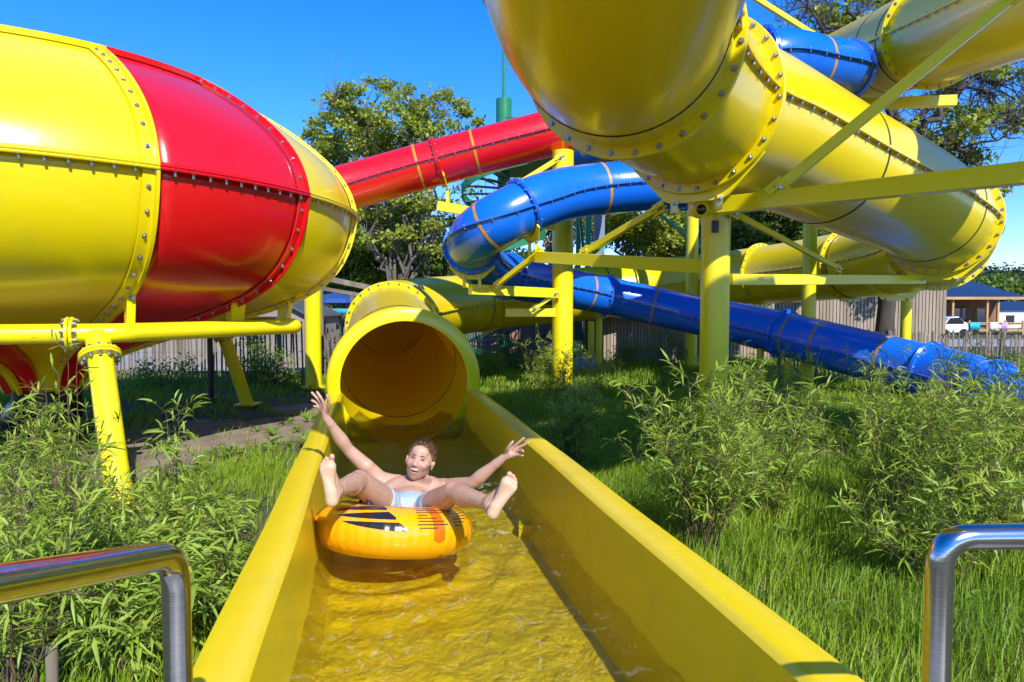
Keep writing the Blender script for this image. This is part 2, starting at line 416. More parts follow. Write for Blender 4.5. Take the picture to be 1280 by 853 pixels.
n1 = wn(7, 4, (1, .8, 1), .6, 1.2); bp = nn(t, 'ShaderNodeBump'); bp.inputs['Strength'].default_value = .7; bp.inputs['Distance'].default_value = .05
n1b = wn(26, 5, (1, .8, 1), .65, 1.6); bp2 = nn(t, 'ShaderNodeBump'); bp2.inputs['Strength'].default_value = .7; bp2.inputs['Distance'].default_value = .02
t.links.new(n1.outputs[0], bp.inputs['Height']); t.links.new(n1b.outputs[0], bp2.inputs['Height']); t.links.new(bp.outputs[0], bp2.inputs['Normal'])
for n in (gl, fz): t.links.new(bp2.outputs[0], n.inputs['Normal'])
t.links.new(fz.outputs[0], mx.inputs[0]); t.links.new(tr.outputs[0], mx.inputs[1]); t.links.new(gl.outputs[0], mx.inputs[2])
vo = nn(t, 'ShaderNodeTexVoronoi', feature='SMOOTH_F1'); vo.inputs['Scale'].default_value = 8; vo.inputs['Randomness'].default_value = 1  # caustic-like light ripples put into the water's transparent colour
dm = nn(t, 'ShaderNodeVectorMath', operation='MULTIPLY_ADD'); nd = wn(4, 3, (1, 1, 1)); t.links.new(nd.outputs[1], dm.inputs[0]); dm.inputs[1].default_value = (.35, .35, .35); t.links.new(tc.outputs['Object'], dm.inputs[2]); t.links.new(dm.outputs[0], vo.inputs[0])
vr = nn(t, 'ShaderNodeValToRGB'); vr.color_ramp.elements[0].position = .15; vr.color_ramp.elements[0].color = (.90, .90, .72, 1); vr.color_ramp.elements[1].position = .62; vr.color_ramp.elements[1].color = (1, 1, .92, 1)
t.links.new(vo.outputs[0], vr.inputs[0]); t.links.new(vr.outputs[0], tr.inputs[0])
# foam flecks and bubbles
n2 = wn(11, 9, (1, .75, 1), .78, 1.1); r2 = nn(t, 'ShaderNodeValToRGB'); r2.color_ramp.elements[0].position = .56; r2.color_ramp.elements[1].position = .70
r2.color_ramp.elements[0].color = (0, 0, 0, 1); r2.color_ramp.elements[1].color = (.6, .6, .6, 1)
n3 = wn(1.3, 2, (1, 1, 1)); r3 = nn(t, 'ShaderNodeValToRGB'); r3.color_ramp.elements[0].position = .36; r3.color_ramp.elements[1].position = .58
t.links.new(n2.outputs[0], r2.inputs[0]); t.links.new(n3.outputs[0], r3.inputs[0])
mu = nn(t, 'ShaderNodeMath', operation='MULTIPLY'); t.links.new(r2.outputs[0], mu.inputs[0]); t.links.new(r3.outputs[0], mu.inputs[1])
fo = nn(t, 'ShaderNodeBsdfDiffuse'); fo.inputs[0].default_value = (.62, .62, .5, 1)
mx2 = nn(t, 'ShaderNodeMixShader'); t.links.new(mu.outputs[0], mx2.inputs[0]); t.links.new(mx.outputs[0], mx2.inputs[1]); t.links.new(fo.outputs[0], mx2.inputs[2])
t.links.new(mx2.outputs[0], o_.inputs[0])
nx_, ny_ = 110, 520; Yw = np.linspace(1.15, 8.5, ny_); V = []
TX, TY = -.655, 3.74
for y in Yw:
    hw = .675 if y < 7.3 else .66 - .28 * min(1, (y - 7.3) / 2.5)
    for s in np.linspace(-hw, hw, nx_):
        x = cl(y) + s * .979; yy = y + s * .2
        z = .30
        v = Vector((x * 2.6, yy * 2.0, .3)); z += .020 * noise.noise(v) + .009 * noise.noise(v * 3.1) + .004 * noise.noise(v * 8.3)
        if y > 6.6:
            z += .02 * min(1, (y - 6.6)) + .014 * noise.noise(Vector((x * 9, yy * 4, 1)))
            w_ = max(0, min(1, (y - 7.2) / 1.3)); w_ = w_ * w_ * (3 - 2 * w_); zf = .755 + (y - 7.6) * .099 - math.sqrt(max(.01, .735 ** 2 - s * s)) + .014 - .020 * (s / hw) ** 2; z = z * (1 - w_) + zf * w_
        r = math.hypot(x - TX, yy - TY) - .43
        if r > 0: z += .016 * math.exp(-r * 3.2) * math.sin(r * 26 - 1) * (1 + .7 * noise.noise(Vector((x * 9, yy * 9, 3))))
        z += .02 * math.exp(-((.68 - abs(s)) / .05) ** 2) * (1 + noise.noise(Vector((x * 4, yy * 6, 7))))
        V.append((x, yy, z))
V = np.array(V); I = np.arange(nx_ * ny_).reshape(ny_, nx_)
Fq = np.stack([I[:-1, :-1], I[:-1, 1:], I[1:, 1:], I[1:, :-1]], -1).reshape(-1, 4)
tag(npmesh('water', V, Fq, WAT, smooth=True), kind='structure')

# ------------------------------------------------------------------ blue slide
bs = thing('tube_slide', 'narrow blue enclosed tube slide spiralling down behind the yellow posts', 'water slide', (6.3, 11.6, 0))
B_ctrl = [(2.0, 21.0, 6.3), (3.6, 17, 5.95), (4.4, 13.6, 5.65), (5.25, 12.2, 5.5), P(1050, 96, 11.1), P(1012, 88, 10.6), P(955, 80, 10.3), (2.7, 10.7, 4.95), (1.95, 11.7, 4.75), (2.5, 13.2, 4.55), (3.8, 13.8, 4.3), (4.7, 13.0, 4.1), (4.3, 12.0, 3.9),
          P(850, 230, 11.8), P(750, 238, 11.6), P(700, 245, 11.3), P(655, 261, 10.9), P(612, 283, 10.8), P(592, 300, 11.2), P(592, 320, 12.0), P(608, 336, 13), P(650, 350, 14.2), P(700, 359, 15.1), P(760, 370, 15.6), P(860, 392, 15.3), P(940, 408, 14), P(1020, 428, 12.7), P(1106, 450, 11.7), P(1165, 465, 11), P(1220, 480, 10.3), P(1290, 512, 9.3), (8.2, 7.9, .02)]
B_fl = [P(1050, 94, 11.0), P(957, 80, 10.3), P(655, 261, 10.9), P(590, 308, 11.5), P(633, 345, 13.8), P(757, 370, 15.6), P(985, 418, 13.3), P(1165, 465, 11), P(1240, 488, 9.95), P(850, 230, 11.8)]
B_band = [P(1010, 88, 10.6), P(752, 238, 11.6), P(612, 283, 10.8), P(735, 367, 15.5), P(815, 382, 15.5), P(675, 355, 14.6), P(905, 400, 14.7), P(990, 422, 13), P(1025, 432, 12.6), P(1110, 452, 11.6)]
tube_slide(bs, B_ctrl, .43, BLU, B_fl, bands=B_band, frh=.06, boltR=.013, boltstep=.2)

# ------------------------------------------------------------------ bowl slide (yellow and red) with its red feed tube
bw = thing('bowl_slide', 'giant yellow and red striped bowl slide fed by a red tube', 'water slide', (-5.55, 8.15, 0))
C0 = Vector((-5.57, 8.15, 0)); NSEG = 14; DA = 2 * math.pi / NSEG; A0 = R(-43)
low = [(3.60, 2.74), (3.59, 2.60), (3.55, 2.42), (3.48, 2.22), (3.37, 2.04), (3.18, 1.86), (2.92, 1.72), (2.5, 1.57), (2.0, 1.43), (1.5, 1.29), (1.0, 1.13), (.6, .97), (.42, .84), (.38, .62)]
top = [(3.60, 2.76), (3.585, 2.88), (3.53, 3.05), (3.44, 3.2), (3.30, 3.35), (3.08, 3.54), (2.81, 3.73), (2.55, 3.88), (2.28, 4.02), (2.24, 4.035)]
def refine(p, n=3):
    pts = [Vector((a, b, 0)) for a, b in p]; q = spline(pts, .05); return [(v.x, v.y) for v in q]
lowr, topr = refine(low), refine(top)
def offprof(pr, d):
    out = []
    for i in range(len(pr)):
        a = Vector(pr[max(0, i - 1)]); b = Vector(pr[min(len(pr) - 1, i + 1)]); t = (b - a).normalized()
        n = Vector((t.y, -t.x))
        if n.x * 1 + (0) < 0: n = -n
        if abs(n.x) < .3 and pr is not topr and n.y > 0: n = -n
        out.append((pr[i][0] + n.x * d, pr[i][1] + n.y * d))
    return out
lowo, topo = offprof(lowr, .012), offprof(topr, .012)
lowf, topf = offprof(lowr, .062), offprof(topr, .062)
lowi, topi = offprof(lowr, -.02), offprof(topr, -.02)
def bp_(a, rz): return C0 + Vector((math.cos(a) * rz[0], math.sin(a) * rz[0], rz[1]))
for k in range(NSEG):
    a0 = A0 + k * DA; col = RED if k % 2 == 0 else YEL
    mb = MB()
    for pr in (lowr, topr):
        n = len(pr); na = 10; vs = [bp_(a0 + DA * j / na, pr[i]) for i in range(n) for j in range(na + 1)]
        fs = [(i * (na + 1) + j, i * (na + 1) + j + 1, (i + 1) * (na + 1) + j + 1, (i + 1) * (na + 1) + j) for i in range(n - 1) for j in range(na)]
        if pr is topr: fs = [f[::-1] for f in fs]
        mb.add(vs, fs)
    seg = mb.build('bowl_panel', col, bw)
    sd_ = seg.modifiers.new('s', 'SOLIDIFY'); sd_.thickness = .012; sd_.offset = 1
    # flat bolted band beside the joint on this panel, plus upstanding rib at its far edge
    mbf = MB(); mbb = mbf
    a1 = a0 + DA
    for pr, po, pf in ((lowr, lowo, lowf), (topr, topo, topf)):
        n = len(pr)
        def strip(aa, ra, bb, rb):
            return [bp_(aa(i), ra[i]) for i in range(n)], [bp_(bb(i), rb[i]) for i in range(n)]
        wi = lambda i: min(.11, .045 * pr[i][0]) / pr[i][0]
        po2 = offprof(pr, .026)
        A_ = [bp_(a1 - wi(i), po[i]) for i in range(n)]; B_ = [bp_(a1 - wi(i) * .97, po2[i]) for i in range(n)]
        Cc = [bp_(a1 - .014 / pr[i][0], po2[i]) for i in range(n)]; D_ = [bp_(a1 - .014 / pr[i][0], pf[i]) for i in range(n)]; E_ = [bp_(a1 + .014 / pr[i][0], pf[i]) for i in range(n)]; G_ = [bp_(a1 + .014 / pr[i][0], po[i]) for i in range(n)]
        rows = [A_, B_, Cc, D_, E_, G_]; vs = [v for r in rows for v in r]
        fs = [(q * n + i, q * n + i + 1, (q + 1) * n + i + 1, (q + 1) * n + i) for q in range(5) for i in range(n - 1)]
        mbf.add(vs, fs)
        acc = .05
        for i in range(1, n):
            acc += math.hypot(pr[i][0] - pr[i - 1][0], pr[i][1] - pr[i - 1][1])
            if acc > .155 and pr[i][0] > .6:
                acc = 0; c = (Cc[i] + B_[i]) / 2; nrm = (bp_(a1, po2[i]) - bp_(a1, pr[i]))
                bolt(mbb, c, nrm, .0145, .018, 1)
    mbf.build('panel_flange', [col, BOLT], bw, auto=30)
# equator flange: two lips with bolts beneath
for zz, mi, hh in ((2.764, 0, .022), (2.738, 0, .022)):
    mb = MB(); N = 168
    prof2 = [(3.585, -hh / 2), (3.668, -hh / 2), (3.673, 0), (3.668, hh / 2), (3.585, hh / 2)]
    vs = []; mi_ = []; fs = []
    for i in range(N):
        a = 2 * math.pi * i / N
        for r, z in prof2: vs.append(C0 + Vector((math.cos(a) * r, math.sin(a) * r, zz + z)))
    for i in range(N):
        for j in range(5): fs.append((i * 5 + j, i * 5 + (j + 1) % 5, ((i + 1) % N) * 5 + (j + 1) % 5, ((i + 1) % N) * 5 + j))
    mb.add(vs, fs)
    mb.m = [(1 if int((((2 * math.pi * (f // 5 + .5) / N) - A0) % (2 * math.pi)) / DA) % 2 == 0 else 0) for f in range(len(fs))]
    
    if zz < 2.75:
        for i in range(150):
            a = 2 * math.pi * i / 150; c = C0 + Vector((math.cos(a) * 3.64, math.sin(a) * 3.64, 2.727)); bolt(mb, c, (0, 0, -1), .012, .035, 2)
    ef = mb.build('equator_flange', [YEL, RED, BOLT], bw)
mb = MB(); N = 112; pr2 = [(2.26, 4.02), (2.30, 4.02), (2.31, 4.075), (2.22, 4.09), (2.18, 4.04)]; vs = []; fs = []
for i in range(N):
    a = 2 * math.pi * i / N
    for r, z in pr2: vs.append(C0 + Vector((math.cos(a) * r, math.sin(a) * r, z)))
for i in range(N):
    for j in range(5): fs.append((i * 5 + j, i * 5 + (j + 1) % 5, ((i + 1) % N) * 5 + (j + 1) % 5, ((i + 1) % N) * 5 + j))
mb.add(vs, fs); mb.m = [(1 if int((((2 * math.pi * (f // 5 + .5) / N) - A0) % (2 * math.pi)) / DA) % 2 == 0 else 0) for f in range(len(fs))]; mb.build('bowl_rim', [YEL, RED], bw)
mb = MB(); mb.tube([C0 + Vector((0, 0, .95)), C0 + Vector((0, 0, .35)), C0 + Vector((-.3, .2, .2))], .36, 32); mb.build('drain_pipe', BLK, bw)
D_ctrl = [(-5.5, 11.35, 3.05), P(330, 264, 12.15), P(430, 238, 12.7), P(550, 205, 12.85), P(715, 163, 12.9), P(780, 145, 13.2), (3.0, 15.5, 5.6), (3.4, 18.5, 6.1), (2.6, 20.8, 6.3)]
tube_slide(bw, D_ctrl, .42, RED, [P(548, 206, 12.85), P(716, 163, 12.9), P(725, 160, 13.0)], bands=[P(424, 240, 12.7), P(523, 212, 12.8), P(595, 193, 12.87), P(694, 169, 12.9)], frh=.055, boltR=.012, boltstep=.2)

# ------------------------------------------------------------------ bowl support frame
sf = thing('support_frame', 'yellow round steel ring on raking legs carrying the striped bowl', 'support frame', (-5.55, 8.15, 0))
RV = [C0 + Vector((math.cos(R(a)) * 2.98, math.sin(R(a)) * 2.98, 1.37)) for a in (-90, -45, 0, 45, 90, 135, 180, 225)]
def round_corner(pts, r=.25, closed=True):
    out = []; n = len(pts)
    for i in range(n):
        p, q, s = pts[i - 1], pts[i], pts[(i + 1) % n]
        a = q + (p - q).normalized() * r; b = q + (s - q).normalized() * r
        for k in range(7):
            t = k / 6; out.append(a * (1 - t) ** 2 + q * 2 * t * (1 - t) + b * t * t)
    return out
mb = MB(); mb.tube(round_corner(RV, .12), .086, 24, closed=True, cap=False); mb.build('ring_pipe', YPT, sf)
jt = [RV[0].lerp(RV[1], .80), RV[3].lerp(RV[4], .3), RV[5].lerp(RV[6], .4)]
for c in jt:
    pass
def flange_joint(c, ax, r0, parent, r1=None, nb=10):
    ax = Vector(ax).normalized(); s = ax.cross(Vector((.1, .2, .97))).normalized(); u = s.cross(ax); r1 = r1 or r0 + .06
    mb = MB(); ring(mb, c, (ax, s, u), r0 - .004, r1, .026, 32, off=-.016); ring(mb, c, (ax, s, u), r0 - .004, r1, .026, 32, off=.016)
    for k in range(nb):
        a = 2 * math.pi * k / nb; d = s * math.cos(a) + u * math.sin(a)
        for sg in (1, -1): bolt(mb, c + d * (r0 + .034) + ax * sg * .029, ax * sg, .014, .028, 1)
    mb.build('pipe_flange', [YPT, BOLT], parent, auto=30)
c = P(83, 416, 5.75); seg_d = (RV[1] - RV[0]).normalized(); tt = (c - RV[0]).dot(seg_d); c = RV[0] + seg_d * tt
flange_joint(c, seg_d, .086, sf)
legs = [((-3.62, 5.95, 1.37), (-3.02, 5.2, 0)), ((-4.6, 10.75, 1.37), (-4.28, 11.0, 0)), ((-7.9, 9.9, 1.37), (-8.4, 10.3, 0)), ((-7.2, 5.9, 1.37), (-7.6, 5.3, 0))]
for a, b in legs:
    a = Vector(a); b = Vector(b)
    # move the head onto the ring pipe
    best = None
    for i in range(8):
        p, q = RV[i], RV[(i + 1) % 8]
        u = max(.08, min(.92, (a - p).dot(q - p) / (q - p).length_squared)); r = p.lerp(q, u)
        if best is None or (r - a).length < (best - a).length: best = r
    a = best; d = (b - a).normalized()
    mb = MB(); mb.tube([a + d * .02, b - d * .03], .10, 24); lg = mb.build('leg', YPT, sf)
    flange_joint(a + d * .24, d, .10, lg if False else sf, .165, 12)
    mb = MB(); mb.box(b + Vector((0, 0, .03)), (.34, .34, .03)); mb.build('base_plate', YPT, sf, bevel=.004)
# saddle fins between ring and bowl
for ang in (-43, -17, 8.7, 60, 112, 164, 215, 266, 290):
    a = R(ang); rr = 2.98 * math.cos(R(22.5)) / math.cos(((a + R(22.5) * 0) % R(45)) - R(22.5)) if True else 2.98
    foot = C0 + Vector((math.cos(a) * (rr - .05), math.sin(a) * (rr - .05), 1.40))
    tan = Vector((-math.sin(a), math.cos(a), 0)); rad_ = Vector((math.cos(a), math.sin(a), 0))
    w_ = .20 if ang != -43 else .07
    mb = MB()
    p0, p1 = foot - tan * w_ / 2, foot + tan * w_ / 2; q0, q1 = foot - tan * w_ / 2 + Vector((0, 0, .36)) + rad_ * .06, foot + tan * w_ / 2 + Vector((0, 0, .36)) + rad_ * .06
    nrm = rad_ * .012
    mb.add([p0 - nrm, p1 - nrm, q1 - nrm, q0 - nrm, p0 + nrm, p1 + nrm, q1 + nrm, q0 + nrm], [(0, 1, 2, 3), (7, 6, 5, 4), (0, 4, 5, 1), (1, 5, 6, 2), (2, 6, 7, 3), (3, 7, 4, 0)])
    mb.box(foot + Vector((0, 0, .15)) - rad_ * .06, (.02, .12, .30), Matrix.Rotation(a, 3, 'Z') @ Matrix.Rotation(R(90), 3, 'Z'))
    for q in range(3 if w_ > .1 else 1): bolt(mb, (q0.lerp(q1, (q + .5) / (3 if w_ > .1 else 1))) - Vector((0, 0, .07)) + nrm, rad_, .02, .03, 1)
    mb.build('saddle_plate', [YPT, BOLT], sf, smooth=False)

# ------------------------------------------------------------------ posts with arms
def post(name, label, x, y, z1, r, arms=(), cap=True, rb=None, group=None):
    t = thing(name, label, 'steel post', (x, y, 0), group)
    mb = MB(); mb.tube([(x, y, -.1), (x, y, z1)], [rb or r, r], 32); mb.build('pole', YPT, t)
    mb = MB(); mb.prism([(math.cos(k * math.pi / 4) * r * 1.6, math.sin(k * math.pi / 4) * r * 1.6) for k in range(8)], .0, .035, Matrix.Translation((x, y, .03)));
    mb.build('base_plate', YPT, t, bevel=.004)
    for kind, a, b, wd, ht in arms:
        mb = MB(); mb.bar(a, b, wd, ht)
        o = mb.build(kind, YPT, t, smooth=False, bevel=.006)
        a = Vector(a); b = Vector(b)
        if kind == 'brace':
            for e, dd in ((a, (b - a).normalized()), (b, (a - b).normalized())):
                mb = MB(); mb.bar(e - dd * .09, e + dd * .11, wd * 1.6, ht * .22); mb.bar(e - dd * .09, e + dd * .09, wd * .25, ht * 1.7)
                bolt(mb, e + Vector((0, -ht * .55, 0)), (0, -1, 0), .022, .03, 1); mb.build('gusset', [YPT, BOLT], o, smooth=False)
    return t
def cradle(parent, pts, fr, p, rad, frh, beam_z, n=1, w_=.5):
    """curved saddle plate under a tube flange, hung on two threaded pads over the beam"""
    i = near(pts, p); t, s, u = fr[i]; c = pts[i]; mb = MB(); vs = []; A = R(52); N = 16; th = .012
    for tt in (-th, th):
        for k in range(N + 1):
            a = -math.pi / 2 - A + 2 * A * k / N; d = s * math.cos(a) + u * math.sin(a); vs.append(c + d * (rad + frh * .2) + t * (tt + .05))
        for k in range(N + 1):
            q = -1 + 2 * k / N; d = s * q * math.sin(A) * (rad + frh) * 1.0 - u * (rad + frh + .07 - max(0, abs(q) - .45) * .9 * rad)
            vs.append(c + d + t * (tt + .05))
    M = N + 1; fs = []
    for k in range(N):
        fs += [(k, k + 1, M + k + 1, M + k), (2 * M + k, 3 * M + k, 3 * M + k + 1, 2 * M + k + 1), (M + k, M + k + 1, 3 * M + k + 1, 3 * M + k)]
    fs += [(0, M, 3 * M, 2 * M), (N, 2 * M + N, 3 * M + N, M + N)]; mb.add(vs, fs); o = mb.build('saddle_plate', YPT, parent, smooth=False)
    for q in (-.3, .3):
        b0 = c + s * q * rad - u * (rad + frh + .04) + t * .05; z0 = beam_z
        mb = MB(); mb.box((b0.x, b0.y, (b0.z + z0) / 2), (.05, .09, max(.05, abs(b0.z - z0)))); bolt(mb, b0 + Vector((0, -.05, -.03)), (0, -1, 0), .018, .03, 1); mb.build('hanger', [YPT, BOLT], parent, smooth=False)
    return o
bz1 = P(868, 262, 7.15)
main = post('steel_post', 'thick yellow post carrying the security camera and long box beam', P(893, 0, 7.75).x, 7.75, P(0, 262, 7.75).z - .02, .16, [
    ('arm', P(862, 262.5, 7.0), (5.2, 3.2, 2.52), .13, .155),
    ('arm', P(672, 322, 10.7), P(885, 334, 7.95), .13, .17),
    ('arm', P(909, 350, 7.9), P(1150, 350, 10.6), .14, .13),
    ('brace', P(968, 238, 6.3), P(1258, 0, 5.6), .095, .09),
    ('brace', P(730, 316, 9.9), P(822, 262, 8.7), .08, .09),
    ('brace', P(916, 268, 7.6), P(1046, 336, 9.4), .05, .06)])
cradle(main, apts, afr, P(868, 137, 6.5), RA, .085, P(0, 268, 6.6).z)
cradle(main, apts, afr, (6.5, 10.45, 2.9), RA, .085, P(0, 352, 10.2).z)
post2 = post('steel_post', 'thick yellow post between the two blue coils with three short arms', P(703, 0, 12.6).x, 12.6, P(0, 192, 12.6).z, .195, [
    ('arm', P(548, 259, 12.75), P(700, 285, 12.55), .14, .17),
    ('brace', P(596, 264, 12.6), P(700, 200, 12.45), .09, .09),
    ('arm', P(588, 362, 11.4), P(698, 367, 12.4), .14, .17),
    ('brace', P(622, 356, 11.5), P(672, 318, 10.8), .08, .08),
    ('arm', P(632, 391, 12.5), P(694, 391, 12.5), .12, .15),
    ('brace', P(668, 386, 12.3), P(694, 368, 12.3), .07, .07),
    ('arm', P(725, 186, 12.5), P(770, 178, 12.2), .14, .17)])
bpts = spline(B_ctrl); bfr = frames(bpts)
cradle(post2, bpts, bfr, P(590, 308, 11.5), .43, .06, P(0, 360, 11.5).z)
cradle(main, bpts, bfr, P(655, 261, 10.9), .43, .06, P(0, 322, 10.8).z)
dpts = spline(D_ctrl); dfr = frames(dpts)
cradle(post2, dpts, dfr, P(548, 206, 12.85), .42, .055, P(0, 262, 12.8).z)
cradle(post2, dpts, dfr, P(716, 163, 12.9), .42, .055, P(0, 192, 12.8).z)
post('steel_post', 'slim yellow post just left of the camera post, behind the low blue tube', P(864, 0, 16.6).x, 16.6, 6.0, .14)
post('steel_post', 'yellow post right of the camera post, under the big yellow bend', P(1010, 0, 13).x, 13, 3.6, .125)
p3 = post('steel_post', 'short yellow post below the lower yellow bend, near the tree trunk', P(1132, 0, 13.6).x, 13.6, P(0, 376, 13.6).z, .10)
cradle(p3, apts, afr, (7.6, 13.6, 2.6), RA, .06, P(0, 374, 13.6).z)
post('steel_post', 'yellow post behind the bowl, half hidden by it', P(391, 0, 13.2).x, 13.2, 3.35, .155)
post('steel_post', 'tall slim yellow mast rising above the overhead yellow tube', P(902, 0, 12).x, 12, 7.4, .115, [
    ('brace', P(905, -12, 11.8), P(1112, 114, 12.7), .07, .09),
    ('arm', P(905, 140, 11.9), P(1185, 131, 11.4), .14, .17)])
for px, h in ((739, 402), (749, 398)):
    post('steel_post', 'short yellow stub post, %s of the pair under the far yellow tube' % ('left' if px == 739 else 'right'), P(px, 0, 18.0 if px == 739 else 17.4).x, 18.0 if px == 739 else 17.4, P(0, h, 18).z, .085)
for px, d, y0, lab in ((951, 13.6, 436, 'leftmost'), (985, 13.2, 452, 'middle'), (1013, 12.9, 460, 'rightmost')):
    post('steel_post', lab + ' of three short yellow posts under the low blue tube', P(px, 0, d).x, d, P(0, y0, d).z, .07)
mb = MB(); mb.tube([(P(262, 0, 11.2).x, 11.2, 0), (P(262, 0, 11.2).x, 11.2, 1.75)], .045, 16); mb.tube([(P(262, 0, 11.2).x, 11.2, 0), (P(262, 0, 11.2).x, 11.2, .1)], .08, 16)
tag(mb.build('drain_pipe', BLK), 'thin black upright pipe on the grass under the bowl', 'pipe')
# right end of the main long beam stands on a post beyond the frame
post('steel_post', 'yellow post at the near end of the long box beam', 5.25, 3.1, 2.46, .16)
post('steel_post', 'yellow post under the upper yellow tube where it turns back', 6.9, 3.6, 4.1, .15)
post('steel_post', 'yellow post beside the landing carrying the steep overhead yellow tube', 6.2, 1.1, 6.6, .15)

# security camera
sc_ = thing('security_camera', 'small yellow dome security camera on the end of the box beam', 'camera', P(872, 262, 6.75))
c = P(872, 263, 6.8); mb = MB(); mb.tube([c + Vector((0, .12, .01)), c + Vector((0, .02, 0)), c + Vector((0, -.06, -.005)), c + Vector((0, -.085, -.01))], [.075, .088, .084, .062], 24); mb.build('housing', YPT, sc_)
mb = MB(); mb.ball(c + Vector((0, -.075, -.012)), .052, 20, 12); mb.build('lens_dome', DGL, sc_)
mb = MB(); mb.box(P(893, 284, 7.5) + Vector((0, .03, 0)), (.07, .05, .13)); tag(mb.build('junction_box', BLK, bevel=.006), 'small black box on the post below the security camera', 'junction box')

# ------------------------------------------------------------------ handrails
hl = thing('handrail', 'polished steel handrail sloping up at the lower left corner', 'handrail', (-.53, 1.05, .25))
def railpath(ps, r):
    out = []
    for i, p in enumerate(ps):
        if i in (0, len(ps) - 1): out.append(Vector(p)); continue
        q = Vector(p); a = q + (Vector(ps[i - 1]) - q).normalized() * r; b = q + (Vector(ps[i + 1]) - q).normalized() * r
        for k in range(13): t = k / 12; out.append(a * (1 - t) ** 2 + q * 2 * t * (1 - t) + b * t * t)
    return out
e = P(212, 697, 1.05); l0 = P(-40, 741, .66); dl = (l0 - e)
mb = MB(); mb.tube(railpath([e + dl * 3.5, e, Vector((e.x, e.y, .22))], .055), .0212, 32); mb.build('rail', STEEL, hl)
mb = MB(); mb.tube([(e.x, e.y, .26), (e.x, e.y, .27)], .05, 24); mb.build('base_flange', STEEL, hl)
hr = thing('handrail', 'polished steel handrail with a square bend at the lower right corner', 'handrail', (.69, 1.06, .25))
e = P(1184, 676, 1.07); mb = MB(); mb.tube(railpath([e + Vector((1.3, .02, .012)), e, Vector((e.x, e.y, .22))], .05), .0205, 32); mb.build('rail', STEEL, hr)
mb = MB(); mb.tube([(e.x, e.y, .26), (e.x, e.y, .27)], .05, 24); mb.build('base_flange', STEEL, hr)
mb = MB(); mb.tube([(e.x + 1.28, e.y + .02, e.z), (e.x + 1.28, e.y + .02, .0)], .0205, 24); mb.build('rail_post', STEEL, hr)
# ------------------------------------------------------------------ foliage helpers
rng = np.random.default_rng(7)
def leaves_np(C, D, L, W, rg, fold=.25, droop=.0):
    """lance or oval leaves: C centres/bases (n,3), D directions (n,3) unit, L lengths, W widths; 6 verts, 2 quads each"""
    n = len(C); up = rg.normal(size=(n, 3)) * .5 + np.array([0, 0, 1.0])
    S = np.cross(D, up); S /= np.linalg.norm(S, axis=1, keepdims=True) + 1e-9; N = np.cross(S, D)
    L = L[:, None]; W = W[:, None]; dz = np.array([0, 0, -1.0]) * droop
    v0 = C; v1 = C + D * L * .35 + S * W * .5 + N * W * fold; v2 = C + D * L * .38 ; v3 = C + D * L * .35 - S * W * .5 + N * W * fold
    tip = C + D * L + dz * L; m = C + D * L * .7 + dz * L * .4
    v4 = m + S * W * .33 + N * W * fold * .6; v5 = m - S * W * .33 + N * W * fold * .6
    V = np.stack([v0, v1, v2, v3, v4, tip, v5], 1).reshape(-1, 3)
    b = np.arange(n)[:, None] * 7
    Fq = np.concatenate([b + np.array([[0, 1, 2, 3]]), b + np.array([[2, 1, 4, 5]]), b + np.array([[2, 5, 6, 3]])], 0)
    return V, Fq
def tubes_np(segs, seg=5):
    """segs: list of (p0, p1, r0, r1)"""
    A = np.array([s[0] for s in segs], float); B = np.array([s[1] for s in segs], float); r0 = np.array([s[2] for s in segs])[:, None]; r1 = np.array([s[3] for s in segs])[:, None]
    T = B - A; T /= np.linalg.norm(T, axis=1, keepdims=True) + 1e-9; ref = np.where(np.abs(T[:, 2:3]) > .9, np.array([[1., 0, 0]]), np.array([[0, 0, 1.]]))
    U = np.cross(T, ref); U /= np.linalg.norm(U, axis=1, keepdims=True) + 1e-9; Vv = np.cross(T, U); V = []
    for k in range(seg):
        a = 2 * math.pi * k / seg; V.append(A + (U * math.cos(a) + Vv * math.sin(a)) * r0)
    for k in range(seg):
        a = 2 * math.pi * k / seg; V.append(B + (U * math.cos(a) + Vv * math.sin(a)) * r1)
    V = np.stack(V, 1).reshape(-1, 3); b = np.arange(len(segs))[:, None] * 2 * seg
    Fq = np.concatenate([b + np.array([[k, (k + 1) % seg, seg + (k + 1) % seg, seg + k]]) for k in range(seg)], 0)
    return V, Fq
def leafmat(name, c1, c2, tr, rough=.5, vs=1.7):
    return mat(name, c1, rough, col2=c2, vscale=vs, trans=tr, spec=.35, detail=6)
BAM = leafmat('bamboo_leaf', (.40, .50, .07), (.20, .32, .035), (.46, .58, .05), .42, 5)
BAM2 = leafmat('broad_bamboo_leaf', (.38, .50, .08), (.22, .34, .04), (.44, .56, .06), .4, 5)
CULM = mat('bamboo_culm', (.17, .15, .06), .5, col2=(.09, .045, .035), vscale=12)
MAPLE = leafmat('maple_leaf', (.38, .42, .06), (.19, .26, .035), (.46, .52, .05), .45, .9)
DARKL = leafmat('dark_green_leaf', (.17, .26, .045), (.08, .14, .028), (.22, .33, .04), .5, .6)
MIDL = leafmat('mid_green_leaf', (.20, .32, .035), (.09, .18, .02), (.26, .40, .03), .5, .8)
FARL = leafmat('far_leaf', (.10, .15, .05), (.05, .085, .03), (.10, .15, .03), .6, .25)
BARK = mat('grey_brown_bark', (.20, .17, .13), .9, col2=(.09, .075, .06), vscale=5, bump=.8, bscale=14, stretch=(1, 1, .3))
BARKD = mat('dark_bark', (.085, .07, .055), .9, col2=(.04, .034, .028), vscale=5, bump=.8, bscale=14, stretch=(1, 1, .3))

